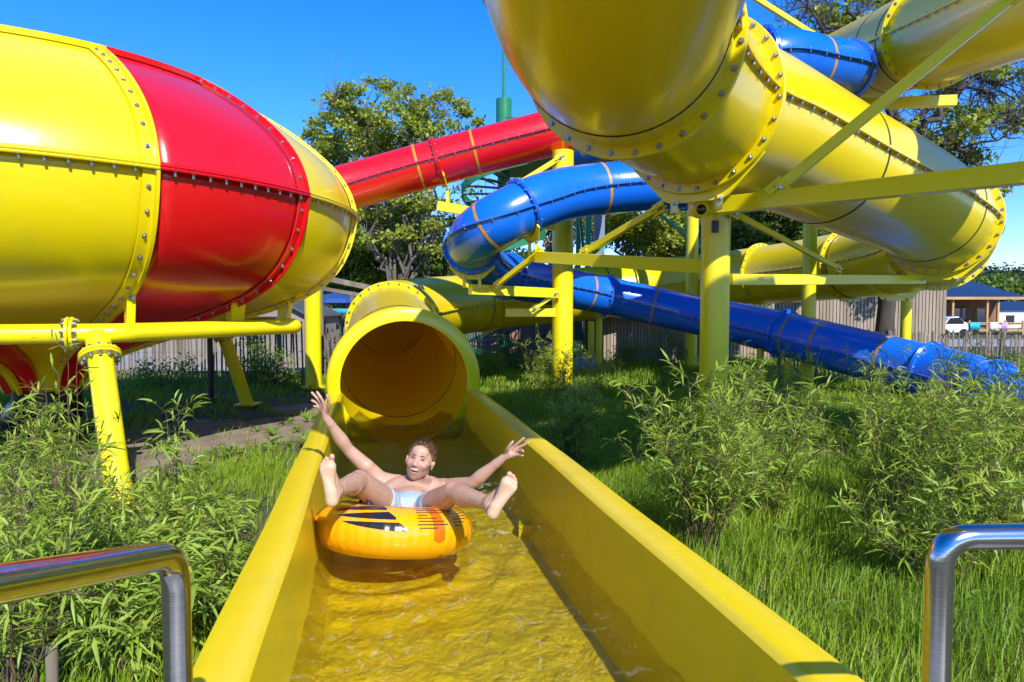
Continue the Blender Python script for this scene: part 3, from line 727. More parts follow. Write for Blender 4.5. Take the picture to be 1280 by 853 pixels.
def tree(label, base, blobs, nclu, nleaf, lsize, lm, bark, r0, seed, sig=.38, group=None, bare=0, lean=(0, 0), hfork=.3, name='tree', cat='tree'):
    """blobs: list of (cx, cy, cz, rx, ry, rz) relative to base describing the crown volume"""
    rg = np.random.default_rng(seed); rnd = random.Random(seed)
    t = thing(name, label, cat, base, group)
    top = max(b[2] + b[5] * .5 for b in blobs); fork = np.array([lean[0] * .5, lean[1] * .5, top * hfork]); segs = []
    def limb(a, b, ra, rb, n=6, wob=.08):
        a = np.array(a, float); b = np.array(b, float); L = np.linalg.norm(b - a); prev = a; pts = [a]
        for i in range(1, n + 1):
            u = i / n; q = a * (1 - u) + b * u + rg.normal(size=3) * wob * L * math.sin(u * math.pi) * .5 + np.array([0, 0, .12 * L * math.sin(u * math.pi)])
            segs.append((prev, q, ra + (rb - ra) * (i - 1) / n, ra + (rb - ra) * u)); prev = q; pts.append(q)
        return pts
    trunk = limb((0, 0, -.1), fork, r0, r0 * .75, 6, .02)
    mains = []
    wts = np.array([b[3] * b[4] * b[5] for b in blobs]); wts = wts / wts.sum()
    for bi, b in enumerate(blobs):
        for _ in range(max(2, int(7 * wts[bi] + 1))):
            e = np.array([b[0] + rnd.uniform(-.55, .55) * b[3], b[1] + rnd.uniform(-.55, .55) * b[4], b[2] + rnd.uniform(-.3, .75) * b[5]])
            mains += limb(fork * rnd.uniform(.75, 1), e, r0 * .45, r0 * .10, 9, .14)[3:]
    MP = np.array(mains); C = []; Dn = []
    for c in range(nclu):
        bi = rg.choice(len(blobs), p=wts); b = blobs[bi]; d = rg.normal(size=3); d /= np.linalg.norm(d); rr = rnd.uniform(.45, 1.0) ** .6
        e = np.array([b[0] + d[0] * b[3] * rr, b[1] + d[1] * b[4] * rr, b[2] + d[2] * b[5] * rr])
        if e[2] < top * .12: continue
        j = np.argmin(((MP - e) ** 2).sum(1)); pts = limb(MP[j], e, r0 * .075 + .006, .006, 4, .16)
        if c < bare:
            for _ in range(9):
                a = pts[rnd.randrange(1, len(pts))]; q = a + rg.normal(size=3) * .5 + np.array([0, 0, .25]); limb(a, q, .009, .003, 3, .2)
            continue
        k = int(nleaf * rnd.uniform(.5, 1.4)); s_ = sig * rnd.uniform(.7, 1.25)
        P_ = e + np.clip(rg.normal(size=(k, 3)), -1.7, 1.7) * np.array([s_, s_, s_ * .5]); C.append(P_)
    C = np.concatenate(C); n = len(C); D = rg.normal(size=(n, 3)) * .8 + np.array([0, 0, -.25]); D /= np.linalg.norm(D, axis=1, keepdims=True)
    V, Fq = leaves_np(C, D, lsize * rg.uniform(.6, 1.3, n), lsize * .85 * rg.uniform(.6, 1.2, n), rg, .15)
    V2, F2 = tubes_np(segs, 6)
    npmesh('crown', V, Fq, lm, t); npmesh('trunk', V2, F2, bark, t, smooth=True)
    return t

def bamboo(label, x, y, h, spread, nc, seed, dens=1.0, lm=None, llen=.105, lw=.013, group=None, bare=.15, droop=.15, cat='bamboo'):
    rg = np.random.default_rng(seed); t = thing('bamboo_plant', label, cat, (x, y, ground_h(x, y)), group)
    segs = []; C = []; D = []; L = []
    for c in range(nc):
        a = rg.uniform(0, 6.283); o = np.array([math.cos(a), math.sin(a), 0]); hh = h * rg.uniform(.55, 1.05); out = spread * rg.uniform(.15, 1.0)
        p0 = o * rg.uniform(0, .13); N = 12; prev = p0; r = .0045 * rg.uniform(.7, 1.3)
        for i in range(1, N + 1):
            u = i / N; q = p0 + np.array([0, 0, hh * (u - .12 * u * u * (out / max(spread, .01)))]) + o * out * u ** 1.7 + rg.normal(size=3) * .006
            segs.append((prev, q, r * (1.15 - u * .8), r * (1.15 - (u + 1 / N) * .8) if u < 1 else r * .25))
            if u > bare:
                for b in range(rg.poisson(1.7 * dens)):
                    ba = rg.uniform(0, 6.283); bd = np.array([math.cos(ba), math.sin(ba), rg.uniform(.25, 1.1)]); bd /= np.linalg.norm(bd); bl = rg.uniform(.05, .20) * (1.25 - .5 * u)
                    e = q + bd * bl; segs.append((q, e, .0018, .001))
                    k = rg.integers(3, 7)
                    for j in range(k):
                        w_ = rg.uniform(.25, 1.0); base = q + bd * bl * w_; d = bd * 1.0 + rg.normal(size=3) * .62 + np.array([0, 0, -.1])
                        C.append(base); D.append(d / np.linalg.norm(d)); L.append(llen * rg.uniform(.55, 1.25))
            prev = q
    C = np.array(C); D = np.array(D); L = np.array(L)
    V, Fq = leaves_np(C, D, L, lw * L / llen * rg.uniform(.8, 1.25, len(L)), rg, .22, droop); V2, F2 = tubes_np(segs, 5)
    npmesh('leaves', V, Fq, lm or BAM, t); npmesh('stems', V2, F2, CULM, t, smooth=True)
    return t

# ------------------------------------------------------------------ bamboo
G1 = 'bamboo right of the flume'; G2 = 'bamboo on the left bank'
BL = [
 (882, 4.35, 1.22, .50, 50, G1, 'big bright bamboo clump beside the flume rim in front of the camera post', 1.25, 0),
 (965, 5.0, 1.05, .40, 20, G1, 'bamboo clump just right of the biggest one, leaning right', 1.15, 0),
 (935, 6.3, 1.15, .42, 24, G1, 'bamboo clump behind the biggest one, at the foot of the camera post', 1, 0),
 (1010, 7.4, 1.15, .42, 16, G1, 'bamboo growing up against the middle of the low blue tube', 1, 0),
 (1118, 4.9, 1.12, .42, 30, G1, 'dark-centred bamboo clump in the middle of the right bank', 1.2, 0),
 (1205, 5.4, 1.15, .45, 26, G1, 'bamboo clump hiding the lower end of the blue tube', 1.15, 0),
 (1252, 4.0, 1.18, .46, 46, G1, 'dense bamboo clump above the right handrail at the picture edge', 1.3, 0),
 (1335, 4.4, 1.3, .5, 36, G1, 'bamboo clump cut by the right edge of the photo', 1.15, 0),
 (1180, 3.75, .75, .38, 26, G1, 'low bamboo just left of the right handrail bend', 1.1, 0),
 (1100, 7.4, 1.2, .45, 18, G1, 'bamboo in front of the blue tube flange', 1, 0),
 (1200, 7.8, 1.3, .5, 20, G1, 'bamboo against the paling fence on the right', 1, 0),
 (1270, 7.0, 1.35, .5, 20, G1, 'tall bamboo in front of the wooden cottage', 1, 0),
 (716, 6.7, .92, .27, 34, G1, 'small round bamboo clump close to the flume rim, below the thick middle post', 1.2, 0),
 (668, 12.6, 1.45, .4, 14, G1, 'tall thin bamboo left of the thick middle post', .9, 0),
 (704, 11.3, .95, .45, 20, G1, 'low bamboo wrapped round the foot of the thick middle post', 1, 0),
 (742, 11.8, .9, .4, 14, G1, 'low bamboo right of the thick middle post', .9, 0),
 (915, 9.6, 1.2, .5, 22, G1, 'bamboo behind the camera post, under the blue tube', 1, 0),
 (975, 10.2, 1.1, .5, 18, G1, 'bamboo around the three short yellow posts', 1, 0),
 (84, 3.6, 1.42, .13, 12, G2, 'tall thin bamboo standing up in front of the raking bowl leg', 1.0, 0),
 (48, 3.3, 1.12, .33, 20, G2, 'feathery bamboo at the left picture edge', 1.1, 0),
 (-20, 3.5, 1.3, .4, 28, G2, 'bamboo cut by the left edge of the photo', 1.1, 0),
 (-10, 2.7, 1.0, .35, 26, G2, 'bamboo with dark bare stems below the left handrail', .9, 0),
 (112, 4.3, .62, .36, 22, G2, 'bushy bamboo behind the tall thin one', 1.15, 0),
 (30, 4.9, .85, .5, 22, G2, 'bamboo on the bank under the bowl', 1, 0),
 (208, 4.6, .90, .22, 9, G2, 'leafy bamboo right of the raking bowl leg', .9, 1),
 (178, 3.8, .48, .40, 26, G2, 'low pale bamboo at the foot of the raking bowl leg', 1.2, 1),
 (150, 2.95, .52, .32, 22, G2, 'broad-leaved bamboo drooping behind the left handrail', 1.2, 1),
 (205, 3.2, .46, .28, 20, G2, 'broad-leaved bamboo between left handrail and flume', 1.2, 1),
 (110, 3.35, .6, .4, 30, G2, 'mound of bamboo right above the left handrail', 1.2, 1),
 (240, 4.2, .42, .3, 22, G2, 'lowest bamboo tuft at the shadow edge left of the flume', 1.2, 1),
]
for i, (px, d, h, sp, nc, grp, lab, dens, br) in enumerate(BL):
    bamboo(lab, (px - 640) / F * d, d, h, sp * 1.1, int(nc * (.62 if grp == G2 else .75)), 100 + i, dens, BAM2 if br else BAM, .125 if br else .10, .0165 if br else .0115, grp, .30 if nc > 25 and not br else .12, .3 if br else .15)
# leafy shrubs by the fences
def shrub(label, x, y, h, r, n, seed, lm=MIDL, ls=.07, group=None):
    rg = np.random.default_rng(seed); t = thing('shrub', label, 'shrub', (x, y, 0), group); segs = []; C = []
    for _ in range(n):
        d = rg.normal(size=3); d[2] = abs(d[2]); d /= np.linalg.norm(d); e = d * np.array([r, r, h]) * rg.uniform(.5, 1)
        segs.append((np.array([0, 0, 0.]), e, .008, .003)); C.append(e + rg.normal(size=(38, 3)) * .09)
    C = np.concatenate(C); D = rg.normal(size=C.shape); D /= np.linalg.norm(D, axis=1, keepdims=True)
    V, Fq = leaves_np(C, D, ls * rg.uniform(.6, 1.3, len(C)), ls * .5 * rg.uniform(.7, 1.2, len(C)), rg); npmesh('leaves', V, Fq, lm, t); V2, F2 = tubes_np(segs, 4); npmesh('stems', V2, F2, CULM, t)
for px, d, h, r, lab, lm in ((318, 14.4, 1.3, .45, 'pale leafy shrub against the left fence, beside the raking rear leg', MIDL), (345, 13.9, .7, .6, 'low weeds at the foot of the left fence', MIDL), (830, 16.8, 1.15, .6, 'dark shrub in front of the far fence, left of the slim post', DARKL),
    (790, 18.2, .8, .6, 'low bright shrub behind the stub posts', MIDL), (640, 17.0, 1.0, .5, 'shrub under the far yellow tube, left of the middle post', DARKL), (420, 15.8, .9, .5, 'shrub behind the left fence', DARKL), (610, 15, .7, .4, 'small shrub by the end of the yellow bend', MIDL), (205,13.6,.6,.7,'weeds by the left fence under the bowl',MIDL)):
    shrub(lab, (px - 640) / F * d, d, h, r, 34, int(px), lm, group='shrubs along the fences')

# ------------------------------------------------------------------ trees
D1 = 24.
def bl(px, py, d, rx, ry, rz, base): c = P(px, py, d); return (c.x - base[0], c.y - base[1], c.z - base[2], rx, ry, rz)
b0 = (P(497, 0, D1).x, D1, 0)
tree('tall open-crowned maple tree behind the red tube', b0, [bl(430, 165, D1, 1.5, 1.7, 1.1, b0), bl(480, 150, D1, 1.9, 2, 1.1, b0), bl(470, 290, D1, 1.5, 1.6, .9, b0), bl(550, 160, D1, 1.35, 1.8, 1.2, b0), bl(400, 200, D1, .9, 1.3, .9, b0), bl(470, 230, D1, 1.9, 2, 1.3, b0), bl(545, 285, D1, 1.2, 1.4, 1.0, b0), bl(575, 255, D1, .7, 1, .6, b0), bl(565, 200, D1, .9, 1.2, .9, b0)], 330, 75, .14, MAPLE, BARK, .15, 11, .19, lean=(.3, 0), bare=30, hfork=.22)
b0 = (P(430, 0, 27).x, 27, 0)
tree('bushy mid green tree low behind the bowl and exit ring', b0, [bl(430, 300, 27, 1.8, 1.8, 1.5, b0), bl(470, 335, 27, 1.6, 1.6, 1.2, b0), bl(400, 335, 27, 1.6, 1.6, 1.3, b0)], 110, 260, .14, MIDL, BARK, .14, 12, .33)
b0 = (P(530, 0, 29).x, 29, 0)
tree('dark green tree right behind the maple trunk', b0, [bl(530, 325, 29, 1.7, 1.7, 1.2, b0), bl(505, 290, 29, 1.4, 1.6, 1.3, b0)], 80, 240, .14, DARKL, BARK, .14, 13, .33)
b0 = (P(350, 0, 33).x, 33, 0)
tree('dark tree far behind the bowl', b0, [bl(350, 310, 33, 4.0, 2, 2.2, b0)], 90, 260, .2, DARKL, BARK, .2, 14, .5)
b0 = (P(1106, 0, 16.4).x, 16.4, 0)
tree('big tree with a thick dark trunk and many bare twigs, right of the yellow tubes', b0, [bl(1140, 165, 16.8, 1.0, 1.2, .7, b0), bl(1225, 175, 16.5, 1.2, 1.3, .55, b0), bl(1000, 40, 17, .9, 1.0, .7, b0), bl(1040, 10, 17, .9, 1, .7, b0), bl(1230, 110, 17, 1.6, 1.3, 1.3, b0), bl(1130, 20, 17.5, 1.4, 1.3, 1.4, b0), bl(1200, 235, 16.8, .8, 1, .4, b0), bl(1110, 190, 17, .8, 1, .5, b0)], 210, 95, .13, MAPLE, BARKD, .21, 21, .20, lean=(.1, .3), bare=140, hfork=.5)
b0 = (P(950, 0, 25).x, 25, 0)
tree('dark green tree seen between the camera post and the upper yellow tube', b0, [bl(960, 285, 25, 2.0, 1.8, 1.5, b0), bl(915, 290, 25, 1.5, 1.6, 1.2, b0), bl(1010, 290, 26, 1.6, 1.6, 1.2, b0)], 110, 230, .15, DARKL, BARKD, .2, 22, .34)
b0 = (P(800, 0, 27).x, 27, 0)
tree('light green tree behind the green tower braces', b0, [bl(800, 270, 27, 1.9, 1.7, 1.6, b0), bl(760, 285, 27, 1.4, 1.5, 1.2, b0), bl(840, 300, 27, 1.2, 1.5, 1.0, b0)], 100, 170, .15, MAPLE, BARK, .17, 23, .33)
b0 = (P(875, 0, 31).x, 31, 0)
tree('dark tree behind the camera post', b0, [bl(870, 300, 31, 2.2, 1.8, 2.0, b0)], 70, 220, .17, DARKL, BARKD, .17, 24, .4)
b0 = (P(690, 0, 29).x, 29, 0)
tree('tree top peeping over the red tube beside the tower', b0, [bl(690, 145, 29, .9, 1, .7, b0), bl(700, 200, 29, 1.8, 1.6, 1.4, b0), bl(668, 250, 29, 1.6, 1.6, 1.4, b0)], 70, 150, .15, MAPLE, BARK, .17, 25, .3)
b0 = (P(600, 0, 30).x, 30, 0)
tree('small tree behind the foot of the tower', b0, [bl(600, 355, 30, 2.2, 1.4, 1.0, b0), bl(640, 345, 30, 1.6, 1.4, 1.2, b0)], 70, 220, .15, DARKL, BARK, .12, 26, .36)
for i, (px, d, top_, rx, lab, lm) in enumerate([(1195, 74, 343, 5.5, 'broad far tree just right of the wooden wall', FARL), (1232, 80, 337, 6, 'tallest far tree above the cottage roof', FARL), (1283, 76, 338, 6, 'far tree at the right picture edge', FARL), (1262, 66, 352, 4, 'paler far tree behind the cottage ridge', DARKL),
        (1150, 80, 348, 7, 'far tree hidden behind the yellow bend', FARL), (1060, 85, 350, 9, 'far tree line left of the bend', FARL), (950, 85, 352, 9, 'far tree behind the camera post', FARL), (730, 85, 350, 10, 'far tree behind the middle post', FARL), (830, 80, 350, 8, 'far tree between the posts', FARL),
        (600, 80, 348, 8, 'far tree behind the exit tube', FARL), (300, 60, 345, 9, 'far tree left of the maple', FARL), (180, 60, 350, 8, 'far tree behind the left fence', FARL), (440, 70, 340, 8, 'far tree behind the pergola', FARL), (60, 60, 348, 8, 'far tree at the left edge', FARL), (-80, 60, 345, 8, 'far tree beyond the left edge', FARL), (1360, 76, 340, 7, 'far tree beyond the right edge', FARL)]):
    x = (px - 640) / F * d; ht = CZ + (HY - top_) / F * d
    tree(lab, (x, d, 0), [(0, 0, ht * .56, rx, rx * .7, ht * .44), (rx * .4, 1, ht * .4, rx * .7, rx * .5, ht * .38)], 70, 200, .42, lm, BARKD, .3, 40 + i, .9, group='distant trees')

# ------------------------------------------------------------------ grass
def grass(name, n, box, hmin, hmax, wd, seed, m, power=1.0):
    rg = np.random.default_rng(seed); x0, x1, y0, y1 = box
    y = y0 + (y1 - y0) * rg.uniform(size=n) ** power; x = rg.uniform(x0, x1, n)
    keep = (np.abs(x / y) < .88)
    c = .03 - .207 * (y - 1.71); keep &= ~((np.abs(x - c) < .90) & (y < 7.8))
    def el(cx, cy, rx, ry, p): 
        q = ((x - cx) / rx) ** 2 + ((y - cy) / ry) ** 2; return ~((q < 1) & (rg.uniform(size=n) < p))
    keep &= el(-3.6, 8.7, 1.15, 1.5, .90) & el(-4.9, 6.3, 1.9, 1.3, .93) & el(-5.0, 10.5, 2.2, 2.0, .55) & el(3.3, 7.2, .6, .4, .85) & el(-3.1, 10.9, .8, .6, .9)
    keep &= ~((x < -1.4) & (y > 16.3))
    keep &= ~((x < -1) & (np.sin(x * 1.7 + y * .9) * np.cos(y * 2.1 - x) > .15) & (rg.uniform(size=n) < .75))
    x, y = x[keep], y[keep]; n = len(x)
    pn = np.sin(x * 2.1 + 1.3) * np.cos(y * 1.7) * .5 + np.sin(x * 5.3 + y * 3.1) * .3
    z = np.array([ground_h(a, b) for a, b in zip(x, y)])
    h = rg.uniform(hmin, hmax, n) * (1 + .45 * pn) * np.where(x < -1, .62, 1.0)
    a = rg.uniform(0, 6.283, n); ln = rg.uniform(.15, .8, n)
    o = np.stack([np.cos(a), np.sin(a), np.zeros(n)], 1); s = np.stack([-np.sin(a + .7), np.cos(a + .7), np.zeros(n)], 1)
    b = np.stack([x, y, z - .01], 1); up = np.array([[0, 0, 1.]]); H = h[:, None]; W = wd * rg.uniform(.6, 1.4, n)[:, None]; ln = ln[:, None]
    m1 = b + up * H * .55 + o * H * ln * .25; tp = b + up * H * (1 - .25 * ln) + o * H * ln * .85
    V = np.stack([b - s * W, b + s * W, m1 + s * W * .8, m1 - s * W * .8, tp], 1).reshape(-1, 3)
    i = np.arange(n)[:, None] * 5
    F1 = i + np.array([[0, 1, 2, 3]]); F2 = i + np.array([[3, 2, 4, 4]])
    # tip as a thin quad
    V = V.reshape(-1, 5, 3); V = np.concatenate([V, V[:, 4:5] + s[:, None] * .0006], 1).reshape(-1, 3); i = np.arange(n)[:, None] * 6
    Fq = np.concatenate([i + np.array([[0, 1, 2, 3]]), i + np.array([[3, 2, 5, 4]])], 0)
    return tag(npmesh(name, V, Fq, m), kind='stuff')
GRS = leafmat('grass_blade', (.28, .40, .022), (.14, .27, .016), (.34, .50, .015), .5, 1.1)
grass('grass', 95000, (-6, 6, 2.3, 6.5), .10, .27, .0032, 1, GRS)
grass('grass', 110000, (-10, 10, 6, 12), .10, .24, .0055, 2, GRS)
grass('grass', 70000, (-14, 16, 11.5, 21), .10, .26, .011, 3, GRS)

DRYG = leafmat('dry_straw_blade', (.50, .42, .17), (.30, .26, .09), (.45, .38, .12), .6, 2)
grass('dry_grass', 9000, (-6, 6, 2.3, 7), .07, .22, .0028, 4, DRYG)
grass('dry_grass', 9000, (-9, 10, 6, 14), .07, .2, .005, 5, DRYG)
rgw = np.random.default_rng(9); Cw = []; Dw = []
for _ in range(420):
    x = rgw.uniform(-5, 6); y = rgw.uniform(2.6, 10)
    if abs(x - cl(y)) < 1.0: continue
    for k in range(7):
        a = rgw.uniform(0, 6.28); Cw.append((x, y, ground_h(x, y) + .03)); Dw.append((math.cos(a), math.sin(a), rgw.uniform(.5, 1.4)))
Cw = np.array(Cw); Dw = np.array(Dw); Dw /= np.linalg.norm(Dw, axis=1, keepdims=True)
V, Fq = leaves_np(Cw, Dw, rgw.uniform(.08, .2, len(Cw)), rgw.uniform(.02, .04, len(Cw)), rgw, .2, .3)
tag(npmesh('weeds', V, Fq, MIDL), kind='stuff')

# ------------------------------------------------------------------ fences
WOODG = mat('weathered_grey_wood', (.23, .195, .15), .85, col2=(.12, .10, .08), vscale=5, bump=.5, bscale=20, stretch=(1, 1, .15))
WIRE = mat('fence_wire', (.25, .25, .25), .5, .8, var=.2)
def fence(label, a, b, h, seed, sp=.085):
    rnd = random.Random(seed); a = Vector(a); b = Vector(b); L = (b - a).length; d = (b - a) / L; t = thing('paling_fence', label, 'fence', a)
    mb = MB(); s = 0
    while s < L:
        p = a + d * s; hh = h * rnd.uniform(.9, 1.08); w_ = rnd.uniform(.028, .042); tl = rnd.uniform(-.04, .04); q = p + d * tl + Vector((0, 0, hh))
        mb.bar(p + Vector((0, 0, 0)), q, w_, .016, up=Vector((d.y, -d.x, 0))); mb.add([q - d * w_ * .5 , q + d * w_ * .5, q + Vector((0, 0, .05))], [(0, 1, 2)])
        s += sp * rnd.uniform(.8, 1.25)
    mb.build('palings', WOODG, t, smooth=False)
    mb = MB()
    for z in (.2, .6, .95): mb.tube([a + Vector((0, -.012, z)) + d * (L * k / 8) for k in range(9)], .003, 5)
    mb.build('wire', WIRE, t); k = 0
    while k < L:
        p = a + d * k; mb = MB(); mb.tube([p + Vector((0, .05, 0)), p + Vector((0, .05, h * 1.06))], .045, 8); mb.build('fence_post', WOODG, t); k += 2.2
fence('chestnut paling fence on the left, behind the raking bowl legs', (-14, 14.9, 0), (-3.35, 15.3, 0), 1.2, 1)
fence('chestnut paling fence at the back, behind the middle post', (-1.7, 20.6, 0), (9.5, 20.7, 0), 1.3, 2)
fence('chestnut paling fence on the right, in front of the wooden wall', (5.6, 14.2, 0), (14.5, 13.6, 0), 1.05, 3)

# ------------------------------------------------------------------ slatted building, sheds, cottage
SLAT = mat('silvery_larch_slats', (.36, .29, .22), .8, col2=(.24, .19, .145), vscale=1.6, bump=.3, bscale=18, stretch=(3, 3, .25))
DARK = mat('dark_gap_backing', (.03, .028, .025), .9, var=.2)
wb = thing('timber_building', 'building clad in upright silvery timber slats right of the yellow bend', 'building', (9.6, 21, 0))
xr = P(1183, 0, 19.5).x
mb = MB(); mb.box(((2.6 + xr) / 2, 21.6, 1.24), (xr - 2.6 - .04, 4.0, 2.44)); mb.build('wall', DARK, wb, smooth=False)
mb = MB(); rnd = random.Random(5); x = 2.62
while x < xr - .02:
    mb.box((x + .045, 19.56 - rnd.uniform(0, .012), 1.26), (.078, .03, 2.5)); x += .098
yy = 19.6
while yy < 23.6: mb.box((xr + .0, yy, 1.26), (.03, .078, 2.5)); yy += .098
mb.build('slat_cladding', SLAT, wb, smooth=False)
mb = MB(); mb.box(((2.6 + xr) / 2, 21.6, 2.55), (xr - 2.5, 4.2, .07)); mb.build('roof', mat('zinc_edge', (.25, .25, .25), .5, .6, var=.2), wb, smooth=False)
BRK = mat('reddish_brown_board_wall', (.28, .16, .12), .85, col2=(.18, .10, .08), vscale=3, bump=.4, bscale=12, stretch=(.3, .3, 3))
lw_ = thing('low_building', 'low reddish board building behind the back fence', 'building', (0, 24, 0))
mb = MB(); mb.box((-.6, 25.1, .8), (6.0, 2.6, 1.6)); mb.build('wall', BRK, lw_, smooth=False)
mb = MB(); mb.box((-.6, 25.1, 1.64), (6.3, 2.9, .08)); mb.build('roof', mat('grey_felt', (.12, .12, .13), .8, var=.3), lw_, smooth=False)
PALE = mat('pale_grey_canvas', (.27, .24, .21), .8, var=.15, vscale=2, bump=.2, bscale=10)
sh = thing('shed', 'pale grey shed with a pointed roof behind the left fence', 'shed', (-5.6, 19, 0))
xa, xb = P(190, 0, 18).x, P(387, 0, 18).x; xm = xb - 1.5
mb = MB(); mb.prism([(xa, 0), (xb, 0), (xb, 1.35), (xm, 2.15), (xa, 1.6)], -18.0, -21.0, Matrix.Rotation(R(90), 4, 'X')); mb.build('wall', PALE, sh, smooth=False)
mb = MB(); mb.bar((xb + .1, 19.5, 1.33), (xm, 19.5, 2.2), 3.3, .05, up=Vector((.47, 0, .88))); mb.bar((xm, 19.5, 2.2), (xa - .1, 19.5, 1.66), 3.3, .05, up=Vector((-.1, 0, .99))); mb.build('roof', mat('slate_grey_roof', (.10, .105, .12), .6, var=.3), sh, smooth=False)
pg = thing('pergola', 'weathered timber pergola beams between bowl and exit ring', 'pergola', P(420, 0, 17) - Vector((0, 0, 0)))
pg.location = (P(420, 0, 17).x, 17, 0)
mb = MB(); mb.bar(P(396, 346, 16.6), P(468, 361, 17.2), .08, .13); mb.build('beam', WOODG, pg, smooth=False)
mb = MB(); mb.bar(P(398, 360, 18), P(450, 369, 18.4), .08, .10); mb.build('beam', WOODG, pg, smooth=False)
for px, d, y in ((402, 16.7, 347), (441, 18.2, 368), (462, 17.15, 361)):
    q = P(px, y, d); mb = MB(); mb.box((q.x, d, q.z / 2), (.09, .09, q.z)); mb.build('post', WOODG, pg, smooth=False)
pr = thing('parasol', 'blue market parasol seen behind the pergola', 'parasol', (P(418, 0, 24).x, 24, 0))
mb = MB(); c = P(418, 374, 24); mb.tube([c + Vector((0, 0, .22)), c + Vector((0, 0, 0)), c + Vector((0, 0, -.14))], [.04, 1.0, 1.05], 10, cap=True); mb.build('canopy', mat('blue_canvas', (.01, .07, .30), .8, var=.2), pr, smooth=False)
mb = MB(); mb.tube([(c.x, c.y, 0), c + Vector((0, 0, .2))], .03, 8); mb.build('pole', WOODG, pr)
TQ = mat('turquoise_fabric', (.02, .38, .42), .7, var=.2)
for px, lab in ((407, 'turquoise lounger pad left of the pergola post'), (430, 'turquoise lounger pad right of the pergola post')):
    c = P(px, 389, 23); t_ = thing('lounger', lab, 'sun lounger', (c.x, c.y, 0)); mb = MB(); mb.box(c, (.62, .9, .16)); mb.build('cushion', TQ, t_, bevel=.04); mb = MB()
    for sx in (-.26, .26): mb.box((c.x + sx, c.y, (c.z - .08) / 2), (.04, .6, c.z - .08))
    mb.build('base', WOODG, t_, smooth=False)
# dark roof house
hs = thing('house', 'house with a dark seamed roof behind the blue coil', 'house', (P(565, 0, 42).x, 42, 0))
c = P(570, 0, 42).x; zt = P(0, 328, 42).z; ze = P(0, 349, 42).z
mb = MB(); mb.box((c, 43, ze / 2), (4.2, 4, ze)); mb.build('wall', mat('cream_render', (.5, .47, .4), .8, var=.1), hs, smooth=False)
mb = MB(); mb.add([(c - 2.4, 40.6, ze - .1), (c + 2.4, 40.6, ze - .1), (c + 1.9, 43, zt), (c - 1.9, 43, zt), (c - 2.4, 45.4, ze - .1), (c + 2.4, 45.4, ze - .1)], [(0, 1, 2, 3), (3, 2, 5, 4), (0, 3, 4), (1, 5, 2)])
for k in range(13): u = -2.2 + k * .366; mb.bar((c + u, 40.62, ze - .06), (c + u * .82, 43, zt + .03), .03, .04)
mb.build('roof', mat('dark_blue_slate', (.06, .075, .11), .5, var=.25), hs, smooth=False)
# cottage
WBR = mat('brown_larch_boards', (.30, .15, .065), .8, col2=(.17, .08, .035), vscale=2, stretch=(6, 6, .4), bump=.2)
PINE = mat('golden_pine', (.50, .30, .12), .7, var=.25, vscale=4); WHT = mat('white_render', (.75, .75, .74), .7, var=.08)
NAVY = mat('navy_metal_roof', (.018, .035, .085), .4, var=.2, bump=.1)
ct = thing('cottage', 'brown timber cottage with a navy roof and porch, seen past the wooden wall', 'cottage', (P(1225, 0, 43).x, 43, 0))
def X(px, d): return (px - 640) / F * d
def Z(py, d): return CZ + (HY - py) / F * d
mb = MB(); mb.box(((X(1165, 43) + X(1247, 43)) / 2, 45.5, Z(372, 43) / 2 + .1), (X(1247, 43) - X(1165, 43), 5, Z(372, 43) - .2)); mb.build('wall', WBR, ct, smooth=False)
mb = MB(); x0, x1 = X(1160, 42), X(1279, 41); mb.add([(x0, 41, Z(374, 41)), (x1, 41, Z(372, 41)), (x1 - 1.5, 45, Z(365, 45)), (x0, 45, Z(350, 45)), (x0, 41, Z(371.5, 41)), (x1, 41, Z(370.5, 41)), (X(1226, 45), 45, Z(361, 45)), (X(1210, 45), 45, Z(351, 45)), (x0, 45, Z(349, 45))],
    [(0, 1, 5, 4), (4, 5, 6, 7, 8), (0, 3, 2, 1)]); mb.build('roof', NAVY, ct, smooth=False)
mb = MB(); mb.box(((x0 + x1) / 2, 40.95, Z(373, 41)), (x1 - x0, .06, .16)); mb.build('fascia', PINE, ct, smooth=False)
for px in (1190, 1233, 1246.5):
    mb = MB(); mb.box((X(px, 41.2), 41.2, Z(373, 41.2) / 2), (.12, .12, Z(373, 41.2))); mb.build('porch_post', PINE, ct, smooth=False)
for px, w_, y0, y1, nm in ((1199, .42, 385, 400, 'window'), (1227, .42, 386, 412, 'door')):
    mb = MB(); zc = (Z(y0, 42.9) + Z(y1, 42.9)) / 2; hh = Z(y0, 42.9) - Z(y1, 42.9); mb.box((X(px, 42.9), 42.97, zc), (w_ * 1.9, .08, hh + .12)); fr_ = mb.build(nm, DARK if nm == 'window' else PINE, ct, smooth=False)
    mb = MB(); mb.box((X(px, 42.9), 42.9, zc), (w_ * 1.6, .05, hh - .04)); mb.build('pane', mat('window_glass', (.12, .15, .2), .08, coat=.5, var=.2), fr_, smooth=False)
dk = thing('deck', 'timber porch deck with a rail hung with towels', 'deck', (X(1245, 40), 40, 0))
mb = MB(); mb.box((X(1240, 40) + .6, 40.2, .25), (4.6, 1.6, .12)); mb.build('floor', PINE, dk, smooth=False)
for z in (Z(404, 39.4), .62):
    mb = MB(); mb.box((X(1244, 39.4) + .4, 39.4, z), (4.2, .05, .08)); mb.build('rail', PINE, dk, smooth=False)
for px in (1212, 1234, 1257, 1279):
    mb = MB(); mb.box((X(px, 39.4), 39.45, .4), (.09, .09, .85)); mb.build('post', PINE, dk, smooth=False)
